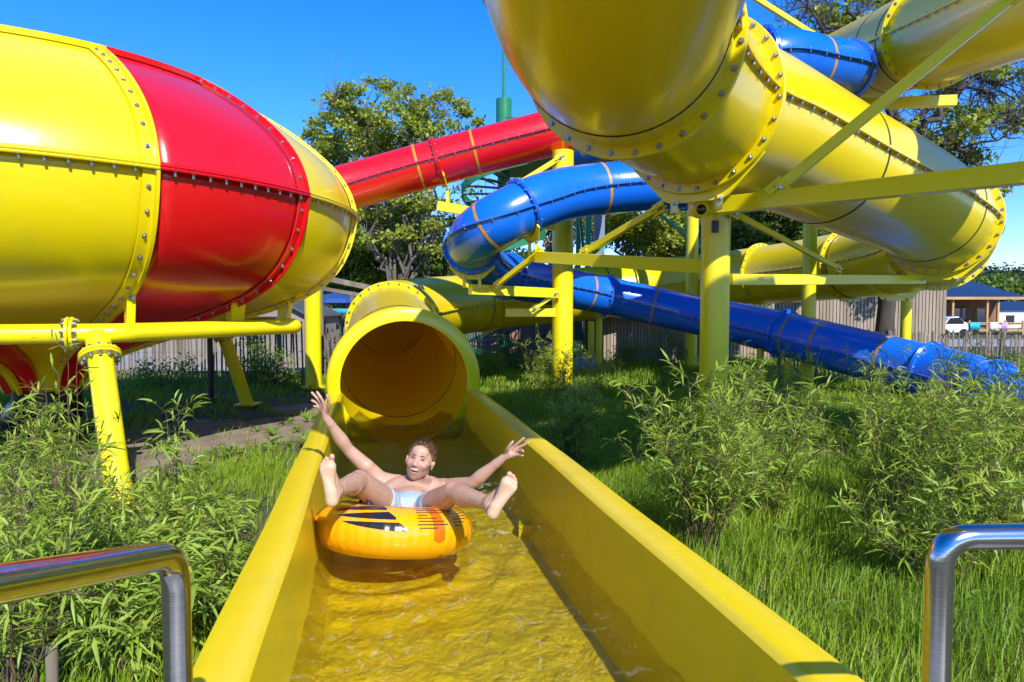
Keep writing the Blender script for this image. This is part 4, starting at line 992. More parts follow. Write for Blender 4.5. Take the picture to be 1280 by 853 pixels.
for px, w_, m_, lab in ((1219, .6, TQ, 'turquoise towel hanging on the porch rail'), (1243, .45, WHT, 'white towel hanging on the porch rail'), (1256, .36, mat('lilac_cloth', (.45, .30, .55), .8, var=.2), 'lilac towel hanging on the porch rail'), (1204, .35, mat('pink_cloth', (.6, .25, .4), .8, var=.2), 'pink towel hanging at the left end of the porch')):
    mb = MB(); vs = []; N = 8
    for k in range(N + 1):
        for q in range(2): vs.append((X(px, 39.3) + w_ * (k / N - .5), 39.33 + .015 * math.sin(k * 1.9) - .0, Z(404, 39.4) + .05 - q * .48))
    mb.add(vs, [(2 * k, 2 * k + 2, 2 * k + 3, 2 * k + 1) for k in range(N)]); o = mb.build('towel', m_, None); o.modifiers.new('s', 'SOLIDIFY').thickness = .015
    tag(o, lab, 'towel', 'towels on the porch rail')
wh = thing('house', 'small white house with a navy roof at the right picture edge', 'house', (X(1270, 52), 52, 0))
mb = MB(); mb.box((X(1272, 52), 54, Z(387, 52) / 2), (3.4, 4, Z(387, 52))); mb.build('wall', WHT, wh, smooth=False)
mb = MB(); c = X(1272, 52); mb.add([(c - 1.9, 51.8, Z(388, 52)), (c + 1.9, 51.8, Z(388, 52)), (c + 1.9, 54, Z(377, 54)), (c - 1.9, 54, Z(377, 54)), (c - 1.9, 56.2, Z(388, 52)), (c + 1.9, 56.2, Z(388, 52))], [(0, 1, 2, 3), (3, 2, 5, 4), (0, 3, 4), (1, 5, 2)]); mb.build('roof', NAVY, wh, smooth=False)
mb = MB(); mb.box((X(1262, 52), 51.97, Z(400, 52)), (.6, .06, .7)); mb.build('window', DARK, wh, smooth=False)
# parked car
car = thing('parked_car', 'white car parked beside the cottage, nose hidden by the wooden wall', 'car', (X(1186, 36), 36, 0))
CARP = mat('white_car_paint', (.72, .73, .75), .2, coat=.8, var=.03)
cx = X(1180, 36); side = [(-2.1, .32), (-2.12, .62), (-1.9, .82), (-1.2, .92), (-.55, 1.38), (.75, 1.44), (1.45, 1.1), (1.98, .95), (2.08, .7), (2.05, .32)]
s2 = .38
mb = MB(); rings2 = []
for (u, z) in side: pass
mb.prism([(cx + u * s2 * 1.0, z * .78) for u, z in side], -35.2, -36.9, Matrix.Rotation(R(90), 4, 'X')); mb.build('body', CARP, car, bevel=.08)
mb = MB(); mb.prism([(cx + u * s2, z * .78) for u, z in [(-1.05, .95), (-.5, 1.32), (.7, 1.37), (1.3, 1.06), (1.3, .95)]], -35.17, -36.93, Matrix.Rotation(R(90), 4, 'X')); mb.build('window', DGL, car, smooth=False)
for u in (-1.35, 1.35):
    for yq in (35.25, 36.85):
        mb = MB(); mb.tube([(cx + u * s2, yq - .1, .24), (cx + u * s2, yq + .1, .24)], .24, 20); o = mb.build('wheel', BLK, car)
# red play sign behind the right bamboo
rs = thing('spring_rider', 'red play figure half hidden in the bamboo on the right', 'play equipment', (X(1240, 17), 17, 0))
REDP = mat('red_play_paint', (.6, .02, .03), .4, var=.1)
mb = MB(); mb.box((X(1236, 17), 17, .30), (.16, .12, .36)); mb.box((X(1240, 17), 17, .16), (.24, .16, .22)); mb.build('body', REDP, rs, bevel=.05)
mb = MB(); mb.tube([(X(1240, 17) + .06 * math.cos(k), 17 + .06 * math.sin(k), .012 * k) for k in range(24)], .012, 6); mb.build('spring', BLK, rs)

# ------------------------------------------------------------------ green tower
tw = thing('stair_tower', 'green steel start tower with a round column, thin mast and railed platform', 'stair tower', (X(630, 22), 22, 0))
cx, cy = X(630, 22), 22
mb = MB(); mb.tube([(cx, cy, 0), (cx, cy, Z(158, 22))], .20, 24); mb.tube([(cx, cy, Z(160, 22)), (cx, cy, Z(129, 22))], .245, 32); mb.build('column', GRN, tw)
mb = MB(); mb.tube([(cx, cy, Z(130, 22)), (cx, cy, Z(20, 22)), (cx, cy, Z(-20, 22))], [.05, .042, .035], 12); mb.build('mast', GRN, tw)
rs_ = 1.35; turns = 2.6; z_top = 6.3; N = 150
hel = lambda k, r, dz=0: Vector((cx + r * math.cos(k / N * turns * 2 * math.pi + 2.2), cy + r * math.sin(k / N * turns * 2 * math.pi + 2.2), z_top * k / N + dz))
mb = MB(); vs = []
for k in range(N + 1):
    for r, dz in ((rs_, -.12), (rs_, .16), (rs_ - .03, .16), (rs_ - .03, -.12)): vs.append(hel(k, r, dz))
mb.add(vs, [(k * 4 + j, k * 4 + (j + 1) % 4, k * 4 + 4 + (j + 1) % 4, k * 4 + 4 + j) for k in range(N) for j in range(4)]); mb.build('stringer', GRN, tw)
mb = MB(); mb.tube([hel(k, rs_, 1.05) for k in range(N + 1)], .022, 8)
for k in range(0, N + 1, 2): mb.tube([hel(k, rs_, 0), hel(k, rs_, 1.05)], .010, 5)
mb.build('stair_rail', GRN, tw)
mb = MB()
for k in range(0, N, 4): a = hel(k, rs_ - .02); mb.bar((cx, cy, a.z), a, .26, .03)
mb.build('steps', mat('galvanised_grating', (.25, .26, .26), .6, .5, var=.2), tw, smooth=False)
mb = MB(); mb.box((3.0, 22.3, 6.15), (6.4, 3.2, .14)); mb.build('platform', GRN, tw, smooth=False)
mb = MB()
for (a, b) in (((-.2, 20.7), (6.2, 20.7)), ((6.2, 20.7), (6.2, 23.9)), ((-.2, 23.9), (6.2, 23.9))):
    for z in (6.75, 7.25): mb.tube([(*a, z), (*b, z)], .02, 6)
    L = math.hypot(b[0] - a[0], b[1] - a[1]); n = int(L / .14)
    for k in range(n + 1): q = (a[0] + (b[0] - a[0]) * k / n, a[1] + (b[1] - a[1]) * k / n); mb.tube([(*q, 6.2), (*q, 7.25)], .009, 5)
mb.build('railing', GRN, tw)
for (x, y) in ((2.3, 20.8), (6.1, 20.8), (2.3, 23.8), (6.1, 23.8)):
    mb = MB(); mb.box((x, y, 3.1), (.16, .16, 6.2)); mb.build('leg', GRN, tw, smooth=False)
for (a, b) in (((2.3, 20.7, .1), (6.1, 20.7, 3.0)), ((2.3, 20.65, 3.0), (6.1, 20.65, .1)), ((2.3, 20.7, 3.1), (6.1, 20.7, 6.0)), ((2.3, 20.65, 6.0), (6.1, 20.65, 3.1)), ((2.3, 20.8, 3.05), (6.1, 20.8, 3.05)), ((2.2, 20.8, .1), (2.2, 23.8, 3)), ((2.2, 20.8, 3), (2.2, 23.8, 6))):
    mb = MB(); mb.bar(a, b, .08, .10); mb.build('brace', GRN, tw, smooth=False)
mb = MB(); mb.box((X(748, 21.6), 21.6, 2.3), (.32, .3, 4.6)); mb.build('pipe_riser', mat('blue_grey_metal', (.20, .26, .34), .5, .3, var=.2), tw, smooth=False)
bx_ = thing('pump_box', 'blue box with a green side in the grass between middle post and stub posts', 'box', (X(726, 16.6), 16.6, 0))
mb = MB(); mb.box((X(727, 16.6), 16.6, .22), (.62, .5, .40)); mb.build('body', mat('blue_paint', (.10, .20, .42), .5, var=.2), bx_, bevel=.02); mb = MB(); mb.box((X(722, 16.5), 16.5, .60), (.22, .3, .36)); mb.build('valve_cover', GRN, bx_, bevel=.02)
mb = MB(); e = P(50, 818, 2.72); mb.tube([(e.x, e.y, -.1), (e.x, e.y, e.z), (e.x + .004, e.y, e.z + .01)], [.022, .024, .018], 7); tag(mb.build('stake', WOODG), 'short grey wooden stake in the grass at the bottom left corner', 'stake')
# ------------------------------------------------------------------ inflatable swim ring
TC = Vector((-.655, 3.745, .375)); TILT = Matrix.Rotation(R(-13), 3, 'X') @ Matrix.Rotation(R(3), 3, 'Y'); TR, Tr = .285, .150
def tor(th, ph, off=0.0, squash=.88):
    """th: 0 faces the viewer, + to the right; ph: 0 outward, 90 deg up"""
    wr = 1 + .010 * math.sin(th * 46) * max(0, math.cos(ph - .1)) ** 2 + .006 * math.sin(th * 23 + 1) * max(0, math.cos(ph))
    a = th - math.pi / 2; r = TR + (Tr * wr + off) * math.cos(ph); z = (Tr * squash * (1 + (wr - 1) * .5) + off) * math.sin(ph)
    return TC + TILT @ Vector((math.cos(a) * r, math.sin(a) * r, z))
VIN = bpy.data.materials.new('orange_vinyl'); VIN.use_nodes = True; t_ = VIN.node_tree; b_ = t_.nodes['Principled BSDF']
b_.inputs['Base Color'].default_value = (.90, .40, .004, 1); b_.inputs['Roughness'].default_value = .16; b_.inputs['Coat Weight'].default_value = .6; b_.inputs['Coat Roughness'].default_value = .04
b_.inputs['Subsurface Weight'].default_value = .25; b_.inputs['Subsurface Radius'].default_value = (.08, .03, .005); b_.inputs['Subsurface Scale'].default_value = .5
n_ = nn(t_, 'ShaderNodeTexNoise'); n_.inputs['Scale'].default_value = 16; tcx = nn(t_, 'ShaderNodeTexCoord'); bq = nn(t_, 'ShaderNodeBump'); bq.inputs['Strength'].default_value = .25; bq.inputs['Distance'].default_value = .01
t_.links.new(tcx.outputs['Object'], n_.inputs[0]); t_.links.new(n_.outputs[0], bq.inputs['Height']); t_.links.new(bq.outputs[0], b_.inputs['Normal'])
VBLK = mat('black_vinyl_print', (.018, .015, .022), .22, coat=.5, bump=.1, bscale=20)
VORD = mat('deep_orange', (.60, .14, .003), .25, coat=.4, var=.1)
sr = thing('swim_ring', 'orange inflatable swim ring with black stripes under the riding man', 'swim ring', TC)
NT, NP = 230, 40; V = np.array([tor(2 * math.pi * i / NT, 2 * math.pi * j / NP) - TC for i in range(NT) for j in range(NP)]); I = np.arange(NT * NP).reshape(NT, NP)
Fq = np.stack([I, np.roll(I, -1, 0), np.roll(np.roll(I, -1, 0), -1, 1), np.roll(I, -1, 1)], -1).reshape(-1, 4)
npmesh('tube', V, Fq, VIN, sr, smooth=True)
def decal(name, poly_fn, m, th0, th1, n=30, off=.0022):
    """strip between lower and upper edge given as functions of u in 0..1, degrees"""
    vs = []; K = 5
    for i in range(n + 1):
        u = i / n; th = R(th0 + (th1 - th0) * u); lo, hi = poly_fn(u)
        for k in range(K + 1):
            v = k / K; sh = poly_fn(u, True) if False else 0
            vs.append(tor(th, R(lo + (hi - lo) * v), off) - TC)
    mb = MB(); mb.add(vs, [(i * (K + 1) + k, (i + 1) * (K + 1) + k, (i + 1) * (K + 1) + k + 1, i * (K + 1) + k + 1) for i in range(n) for k in range(K)])
    o = mb.build(name, m, None); o.parent = sr; return o
def blade(l0, h0, l1, h1, bulge):
    def f(u):
        mid = (l0 + h0) / 2; e = min(1, u * 1.15) ** .7; end = max(0, (u - .88) / .12)
        lo = mid + (l1 - mid) * e - bulge * math.sin(u * math.pi) * .3; hi = mid + (h1 - mid) * e + bulge * math.sin(u * math.pi) * .3
        return lo, hi - (hi - lo) * end * .75
    return f
decal('printed_stripe', blade(46, 46, 62, 84, 2), VBLK, -44, 2)
decal('printed_stripe', blade(35, 35, 35, 55, 2), VBLK, -37, 10)
decal('printed_stripe', blade(24, 24, 10, 28, 2), VBLK, -29, 18)
decal('printed_stripe', lambda u: (10 + 25 * u, 62 - 12 * u), VBLK, -78, -70, 8)
rnd = random.Random(3)
for k in range(8):
    a = 20 + 0; ph = 70 - k * 7.5; L = [22, 24, 24, 9, 16, 22, 24, 15][k]
    decal('printed_line', lambda u, ph=ph: (ph - .9, ph + .9), VBLK, 25 + (k % 2), 25 + L, 18, .0045)
for k in range(7):
    ph = 66 - k * 7.5; decal('printed_line', lambda u, ph=ph: (ph - .8, ph + .8), VBLK, 56, [80, 66, 78, 62, 76, 70, 63][k], 14, .0035)
    if k < 5: decal('printed_line', lambda u, ph=ph: (ph - .8, ph + .8), VBLK, [82, 69, 81, 65, 79][k], 86, 4)
decal('deep_orange_strip', lambda u: (-8 - 6 * math.sin(u * math.pi), 88), VORD, 37, 46, 24, .003)  # narrow strip of deeper orange down the ring's front right
for th, ph in ((-34, 104), (62, 100)):
    a = tor(R(th - 9), R(ph), 0); b = tor(R(th + 9), R(ph), 0); up = TILT @ Vector((0, 0, 1)); mb = MB()
    mb.tube(spline([a - up * .005, a + up * .026, (a + b) / 2 + up * .042, b + up * .026, b - up * .005], .008), .011, 10)
    for e in (a, b): mb.tube([e - up * .004, e + up * .006], .028, 14)
    o = mb.build('handle', VBLK, None, loc=TC); o.location = (0, 0, 0); o.parent = sr
mb = MB(); e = tor(R(68), R(70), 0); mb.tube([e, e + Vector((.01, -.01, .02))], [.010, .008], 10); o = mb.build('valve', VBLK, None, loc=TC); o.location = (0, 0, 0); o.parent = sr

# ------------------------------------------------------------------ the man
def caps(mb, a, b, ra, rb, seg=20, n=5):
    a = Vector(a); b = Vector(b); d = (b - a); L = d.length
    if L < 1e-6: mb.ball(a, ra); return
    d.normalize(); pts = []; rs = []
    for k in range(n): u = k / n * math.pi / 2; pts.append(a - d * ra * math.cos(u)); rs.append(max(.0004, ra * math.sin(u)))
    pts.append(a); rs.append(ra); pts.append(b); rs.append(rb)
    for k in range(1, n + 1): u = k / n * math.pi / 2; pts.append(b + d * rb * math.sin(u)); rs.append(max(.0004, rb * math.cos(u)))
    mb.tube(pts, rs, seg)
def chain(mb, pts, rs, seg=20):
    for i in range(len(pts) - 1): caps(mb, pts[i], pts[i + 1], rs[i], rs[i + 1], seg)
def remesh(mb, name, voxel, smooth_it, mats, parent=None, fac=.5):
    o = mb.build('tmp', mats, None, auto=0); r = o.modifiers.new('r', 'REMESH'); r.mode = 'VOXEL'; r.voxel_size = voxel; r.adaptivity = 0
    s = o.modifiers.new('s', 'SMOOTH'); s.factor = fac; s.iterations = smooth_it
    dg = bpy.context.evaluated_depsgraph_get(); me = bpy.data.meshes.new_from_object(o.evaluated_get(dg)); bpy.data.objects.remove(o)
    me.name = name; me.polygons.foreach_set('use_smooth', np.ones(len(me.polygons), dtype=bool)); me.materials.clear()
    for m in (mats if isinstance(mats, (list, tuple)) else [mats]): me.materials.append(m)
    q = bpy.data.objects.new(name, me); COL.objects.link(q)
    if parent: q.parent = parent
    return q
B = MB()
# torso (reclining, head end away)
Rx = lambda a: Matrix.Rotation(R(a), 3, 'X')
B.ball((-.600, 3.86, .415), (.150, .13, .10), 32, 20)
B.ball((-.605, 4.00, .430), (.138, .17, .098), 32, 20, mat3=Rx(6))
B.ball((-.605, 4.17, .448), (.168, .17, .108), 32, 20, mat3=Rx(6))
for sx in (-1, 1):
    B.ball((-.605 + sx * .078, 4.165, .512), (.083, .078, .040), 24, 14, mat3=Rx(10))
    B.ball((-.605 + sx * .150, 4.17, .450), (.050, .14, .075), 20, 12)
sR = P(474, 603, 4.27); sL = P(553, 612, 4.26); nk = P(519, 604, 4.29); hd = P(523.5, 579, 4.17)
chain(B, [nk + Vector((0, .02, -.02)), sR.lerp(nk, .35) + Vector((0, 0, -.005)), sR], [.052, .048, .058]); chain(B, [nk + Vector((0, .02, -.02)), sL.lerp(nk, .35), sL], [.052, .048, .056])
caps(B, nk + Vector((0, .03, -.05)), hd + Vector((.0, .035, -.045)), .062, .055)
for sx, s_ in ((-1, sR), (1, sL)): caps(B, nk + Vector((sx * .02, -.055, -.012)), s_ + Vector((-sx * .03, -.045, .0)), .012, .012)   # collar bones
# right arm (viewer's left) raised
eR = P(433, 563, 4.18); wR = P(406, 523, 4.05)
chain(B, [sR, sR.lerp(eR, .45), eR], [.056, .050, .038]); B.ball(sR.lerp(eR, .45) + Vector((.006, -.012, .006)), (.048, .045, .048), 20, 12)
B.ball(sR + Vector((-.008, -.01, .004)), (.062, .06, .062), 24, 16)
chain(B, [eR, eR.lerp(wR, .28), eR.lerp(wR, .65), wR], [.037, .043, .032, .0235])
caps(B, sR + Vector((.02, -.02, -.06)), sR.lerp(eR, .3) + Vector((0, 0, -.012)), .048, .040)
# left arm (viewer's right) out to the side
eL = P(590, 606, 4.03); wL = P(628.5, 574.5, 3.93)
chain(B, [sL, sL.lerp(eL, .5), eL], [.056, .049, .038]); B.ball(sL + Vector((.004, -.01, .004)), (.060, .058, .060), 24, 16)
chain(B, [eL, eL.lerp(wL, .28), eL.lerp(wL, .65), wL], [.038, .043, .032, .0235])
# legs
hR = P(487, 640, 3.86); kR = P(447, 603, 3.50); aR = P(416, 616, 3.15)
hL = P(531, 642, 3.86); kL = P(565, 618, 3.49); aL = P(612, 633, 3.17)
for h_, k_, a_, sx in ((hR, kR, aR, -1), (hL, kL, aL, 1)):
    chain(B, [h_, h_.lerp(k_, .4), h_.lerp(k_, .8), k_], [.088, .082, .064, .055], 24)
    B.ball(k_ + Vector((0, -.018, .018)), (.045, .042, .045), 20, 14)
    c = k_.lerp(a_, .30) + Vector((0, .01, -.018)); chain(B, [k_, k_.lerp(a_, .3), k_.lerp(a_, .65), a_], [.052, .053, .043, .034], 24); B.ball(c, (.052, .062, .050), 24, 16)
# feet: soles to the viewer
def foot(px, d, ank):
    q = lambda k, dd=0: P(px[k][0], px[k][1], d + dd)
    caps(B, q('heel'), q('heel2'), .030, .031, 24); caps(B, q('heel2'), q('arch_o'), .031, .024, 24); caps(B, q('arch_o'), q('ball_o'), .024, .022, 24); caps(B, q('heel2', .012), q('arch_i', .012), .028, .020, 24); caps(B, q('arch_i', .012), q('ball_i'), .020, .026, 24)
    caps(B, q('ball_o', .004), q('ball_i', .0), .022, .026, 24); caps(B, q('ball_o').lerp(q('ball_i'), .5), q('arch_o').lerp(q('arch_i'), .5) + Vector((0, .012, 0)), .025, .026, 24)
    caps(B, ank, q('heel', .035), .036, .030, 24); caps(B, ank + Vector((0, -.01, .01)), q('ball_o').lerp(q('ball_i'), .5) + Vector((0, .038, 0)), .036, .020, 24)
    caps(B, ank + Vector((-.028, 0, 0)), ank + Vector((.028, 0, 0)), .017, .017)
    for i, (x, y) in enumerate(px['toes']):
        tip = P(x, y, d + (.006, .012, .014, .016, .018)[i] - .008); base = q('ball_i').lerp(q('ball_o'), i / 4.0); base = base + (tip - base).normalized() * .012 + Vector((0, .012, 0))
        r = (.0135, .0095, .0088, .0084, .0082)[i]; mid = base.lerp(tip, .55) + Vector((0, .004, 0))
        caps(B, base, mid, r * .85, r * .8, 16); caps(B, mid, tip, r * .8, r, 16)
foot(dict(heel=(412.3, 629), heel2=(411.3, 618), arch_o=(407.0, 604), arch_i=(411.0, 604), ball_o=(402.4, 588.5), ball_i=(411.0, 585.5), toes=[(412.9, 572.2), (405.6, 574.3), (402.0, 577.5), (399.6, 581.8), (398.0, 586.2)]), 3.06, aR)
foot(dict(heel=(615.6, 645), heel2=(619.5, 636), arch_o=(629.2, 625), arch_i=(624.8, 622.4), ball_o=(640.8, 612), ball_i=(632.6, 605.0), toes=[(636.8, 594.6), (642.0, 597), (644.2, 601), (645.4, 605.2), (645.3, 609.6)]), 3.06, aL)
# hands
def hand(wr, palm, knuck, fingers, thumb, dk):
    """palm built from wrist to each knuckle; fingers: joint lists in view pixels with depth"""
    K = [P(*k) for k in knuck]
    for i, k in enumerate(K): caps(B, wr.lerp(K[0].lerp(K[-1], i / (len(K) - 1)), .12), k, .0165, .0105, 16)
    caps(B, wr, K[0].lerp(K[-1], .5).lerp(wr, .35), .022, .018, 16)
    for i, f in enumerate(fingers):
        J = [K[i]] + [P(*j) for j in f]; r = (.0094, .0090, .0078) if i < 3 else (.0082, .0078, .0066)
        m = J[1]
        chain(B, [J[0], J[0].lerp(J[1], .5) if len(J) == 2 else J[1], J[-1]], [r[0], r[1], r[2]], 14)
    T = [P(*j) for j in thumb]; chain(B, T, [.0145, .0115, .0098, .0085][:len(T)], 14)
hand(wR, None, [(403.4, 504.6, 4.0), (400.8, 505.6, 4.015), (399.6, 509.2, 4.03), (401.6, 513.4, 4.04)],
     [[(399.5, 497.2, 3.985), (395.2, 490.6, 3.99)], [(395.0, 498.2, 4.00), (388.8, 491.4, 4.01)], [(394.4, 504.2, 4.02), (388.8, 501.2, 4.01)], [(396.4, 510.2, 4.03), (391.2, 508.4, 4.0)]],
     [(407.6, 515, 4.03), (410.0, 507, 3.99), (409.2, 500, 3.965), (407.6, 494.6, 3.955)], 4.0)
hand(wL, None, [(641.6, 560.4, 3.90), (644.4, 562.8, 3.905), (645.2, 566.8, 3.90), (643.8, 570.4, 3.89)],
     [[(648.8, 554.2, 3.88), (654.6, 549.2, 3.865)], [(653.0, 558.6, 3.885), (660.6, 554.6, 3.87)], [(651.6, 564.2, 3.86), (654.0, 565.8, 3.83)], [(649.6, 570.6, 3.865), (653.6, 571.2, 3.84)]],
     [(632.8, 568, 3.915), (635.0, 562, 3.88), (638.0, 557, 3.865), (640.8, 553.6, 3.86)], 3.9)
# head: local frame
roll, turn, pit = R(13), R(-8), R(-13)
M_ = Matrix.Rotation(roll, 3, 'Y') @ Matrix.Rotation(turn, 3, 'Z') @ Matrix.Rotation(pit, 3, 'X')
HS = 1.08
def hp(x, y, z): return hd + M_ @ Vector((x * HS, y * HS, z * HS))     # x right of picture, -y to the viewer, z up; origin mid head
def hball(c, r, rot=None, seg=28, rg_=18):
    m3 = M_ @ rot if rot is not None else M_
    B.ball(hp(*c), [a * HS for a in r], seg, rg_, mat3=m3)
hball((0, .022, .030), (.073, .096, .090)); hball((0, -.020, .000), (.063, .066, .088)); hball((0, -.022, -.050), (.052, .058, .056)); hball((0, -.050, -.088), (.026, .026, .020))
hball((0, -.030, -.072), (.046, .048, .034))
for sx in (-1, 1):
    hball((sx * .037, -.053, -.020), (.024, .024, .026)); hball((sx * .047, -.008, -.045), (.014, .038, .034)); hball((sx * .026, -.070, .029), (.022, .010, .008)); hball((sx * .052, -.028, -.006), (.015, .03, .024))
    # ears
    hball((sx * .077, .012, -.002), (.007, .016, .028), Matrix.Rotation(R(14 * sx), 3, 'Z')); hball((sx * .080, .018, .010), (.008, .013, .017)); hball((sx * .075, .002, -.024), (.006, .008, .011))
hball((0, -.076, .036), (.016, .014, .012)); hball((0, -.052, .056), (.050, .036, .036))
caps(B, hp(0, -.080, .022), hp(0, -.102, -.020), .0075 * HS, .0105 * HS, 16); hball((0, -.101, -.021), (.0115, .011, .0095))
for sx in (-1, 1): hball((sx * .0125, -.090, -.024), (.0085, .010, .0075))
# lips in a wide open smile
def arc(pts, r): chain(B, [hp(*p) for p in pts], r, 12)
arc([(-.033, -.066, -.037), (-.017, -.083, -.0400), (0, -.088, -.0400), (.017, -.083, -.0400), (.033, -.066, -.037)], [.003, .0040, .0045, .0040, .003])
arc([(-.033, -.066, -.038), (-.020, -.078, -.060), (0, -.083, -.0675), (.020, -.078, -.060), (.033, -.066, -.038)], [.003, .0048, .0058, .0048, .003])
caps(B, hd + Vector((.0, .03, -.03)), nk + Vector((0, .0, .0)), .052, .056)
SKIN = bpy.data.materials.new('skin'); SKIN.use_nodes = True; t_ = SKIN.node_tree; b_ = t_.nodes['Principled BSDF']; at_ = nn(t_, 'ShaderNodeVertexColor'); at_.layer_name = 'tone'
n_ = nn(t_, 'ShaderNodeTexNoise'); n_.inputs['Scale'].default_value = 90; n_.inputs['Detail'].default_value = 5; tcx = nn(t_, 'ShaderNodeTexCoord'); t_.links.new(tcx.outputs['Object'], n_.inputs[0])
mr = nn(t_, 'ShaderNodeMapRange'); mr.inputs[3].default_value = .80; mr.inputs[4].default_value = 1.12; t_.links.new(n_.outputs[0], mr.inputs[0])
mxs = nn(t_, 'ShaderNodeVectorMath', operation='SCALE'); t_.links.new(at_.outputs[0], mxs.inputs[0]); t_.links.new(mr.outputs[0], mxs.inputs[3]); t_.links.new(mxs.outputs[0], b_.inputs['Base Color'])
b_.inputs['Roughness'].default_value = .45; b_.inputs['Subsurface Weight'].default_value = .18; b_.inputs['Subsurface Radius'].default_value = (.02, .006, .003); b_.inputs['Subsurface Scale'].default_value = .4
bq = nn(t_, 'ShaderNodeBump'); bq.inputs['Strength'].default_value = .25; bq.inputs['Distance'].default_value = .003; t_.links.new(n_.outputs[0], bq.inputs['Height']); t_.links.new(bq.outputs[0], b_.inputs['Normal'])
man = thing('person', 'bare-chested smiling man in light blue shorts lying back in the swim ring, arms thrown wide', 'person', (-.6, 3.8, .3))
body = remesh(B, 'body', .0033, 3, [SKIN]); me = body.data
nv = len(me.vertices); co = np.zeros(nv * 3); me.vertices.foreach_get('co', co); co = co.reshape(-1, 3)
Mi = np.array(M_.transposed()); HL = (co - np.array(hd)) @ Mi.T / HS
head_m = (np.abs(HL[:, 0]) < .1) & (HL[:, 2] > -.125) & (HL[:, 2] < .14) & (np.abs(HL[:, 1]) < .14)
disp = np.zeros((nv, 3)); fwd = np.array(M_ @ Vector((0, -1, 0)))
def g_(x, y, z, sx, sy, sz): return np.exp(-((HL[:, 0] - x) / sx) ** 2 - ((HL[:, 1] - y) / sy) ** 2 - ((HL[:, 2] - z) / sz) ** 2) * head_m
for sx in (-1, 1):
    disp -= fwd * (g_(sx * .030, -.075, .014, .014, .05, .0075) * .012)[:, None]            # sockets
    disp -= fwd * (g_(sx * .036, -.07, -.034, .006, .04, .018) * .004)[:, None]              # smile folds
disp -= fwd * (g_(0, -.08, -.052, .024, .05, .0085) * .018)[:, None]                         # mouth opening
ed = np.zeros(len(me.edges) * 2, dtype=np.int64); me.edges.foreach_get('vertices', ed); ed = ed.reshape(-1, 2); deg = np.bincount(ed.ravel(), minlength=nv)[:, None]
nm_ = 1 - .85 * np.clip(g_(0, -.09, -.005, .016, .04, .035) + g_(0, -.08, -.053, .035, .04, .02), 0, 1)
for _ in range(20):
    acc = np.zeros((nv, 3))
    for k in range(3): acc[:, k] = np.bincount(ed[:, 0], co[ed[:, 1], k], nv) + np.bincount(ed[:, 1], co[ed[:, 0], k], nv)
    co = co + (acc / deg - co) * (head_m * .5 * nm_)[:, None]
co += disp
keepm = head_m.astype(float) * 1.0
for p_, r_ in ((wR + Vector((-.02, 0, .08)), .15), (wL + Vector((.06, 0, .06)), .15)): keepm = np.maximum(keepm, (np.linalg.norm(co - np.array(p_), axis=1) < r_) * 1.0)
keepm = np.maximum(keepm, (co[:, 1] < 3.14) * .85); wm = (1 - keepm)[:, None] * .6
for _ in range(60):
    acc = np.zeros((nv, 3))
    for k in range(3): acc[:, k] = np.bincount(ed[:, 0], co[ed[:, 1], k], nv) + np.bincount(ed[:, 1], co[ed[:, 0], k], nv)
    co = co + (acc / deg - co) * wm
lum = np.ones((nv, 3)) * np.array([.52, .315, .225])
def blend(c, m): 
    global lum
    m = np.clip(m, 0, 1)[:, None]; lum = lum * (1 - m) + np.array(c) * m
def gw(p, s): return np.exp(-((co - np.array(p)) ** 2).sum(1) / s ** 2)
face = head_m & (HL[:, 1] < .02)
blend((.53, .305, .22), head_m * .8)
stub = head_m * np.clip((-.018 - HL[:, 2] + np.abs(HL[:, 0]) * .35) / .02, 0, 1) * np.clip((.02 - HL[:, 1]) / .02, 0, 1) * np.clip((HL[:, 2] + .118) / .015, 0, 1) * (HL[:, 1] > -.085)
blend((.13, .08, .055), stub * .55)
blend((.58, .24, .18), g_(0, -.09, -.02, .014, .04, .012) * .5); 
for sx in (-1, 1): blend((.56, .25, .18), g_(sx * .04, -.06, -.015, .02, .05, .014) * .6); blend((.33, .19, .14), g_(sx * .030, -.08, .0125, .014, .05, .0035) * 1.0); blend((.45, .24, .17), g_(sx * .080, .01, 0, .014, .03, .03) * .35)
blend((.10, .02, .02), g_(0, -.075, -.053, .021, .04, .0065) * 1.3); blend((.50, .17, .14), g_(0, -.085, -.039, .028, .03, .003) * .6 + g_(0, -.085, -.067, .02, .03, .0045) * .7)
for p_ in (P(487.5, 611.5, 4.06), P(524, 623, 4.0)):
    c_ = co[np.argmin(((co - np.array(p_)) ** 2).sum(1))]; blend((.36, .17, .13), gw(c_, .011) * 1.4)
blend((.66, .46, .29), np.clip((3.085 - co[:, 1]) / .03, 0, 1) * .75)             # soles
for p in [P(412.9, 572.2, 3.05), P(405.6, 574.3, 3.05), P(402, 577.5, 3.05), P(636.8, 594.6, 3.05), P(642, 597, 3.05), P(644.2, 601, 3.05)]: blend((.66, .30, .21), gw(p, .014) * .6)
for p in (P(408, 588, 3.04), P(637, 608, 3.04)): blend((.66, .38, .25), gw(p, .03) * .5)
for p in (wR + Vector((-.03, 0, .08)), wL + Vector((.06, 0, .03))): blend((.56, .30, .24), gw(p, .08) * .6)
for p in (kR, kL): blend((.48, .24, .17), gw(p + Vector((0, -.04, .03)), .05) * .5)
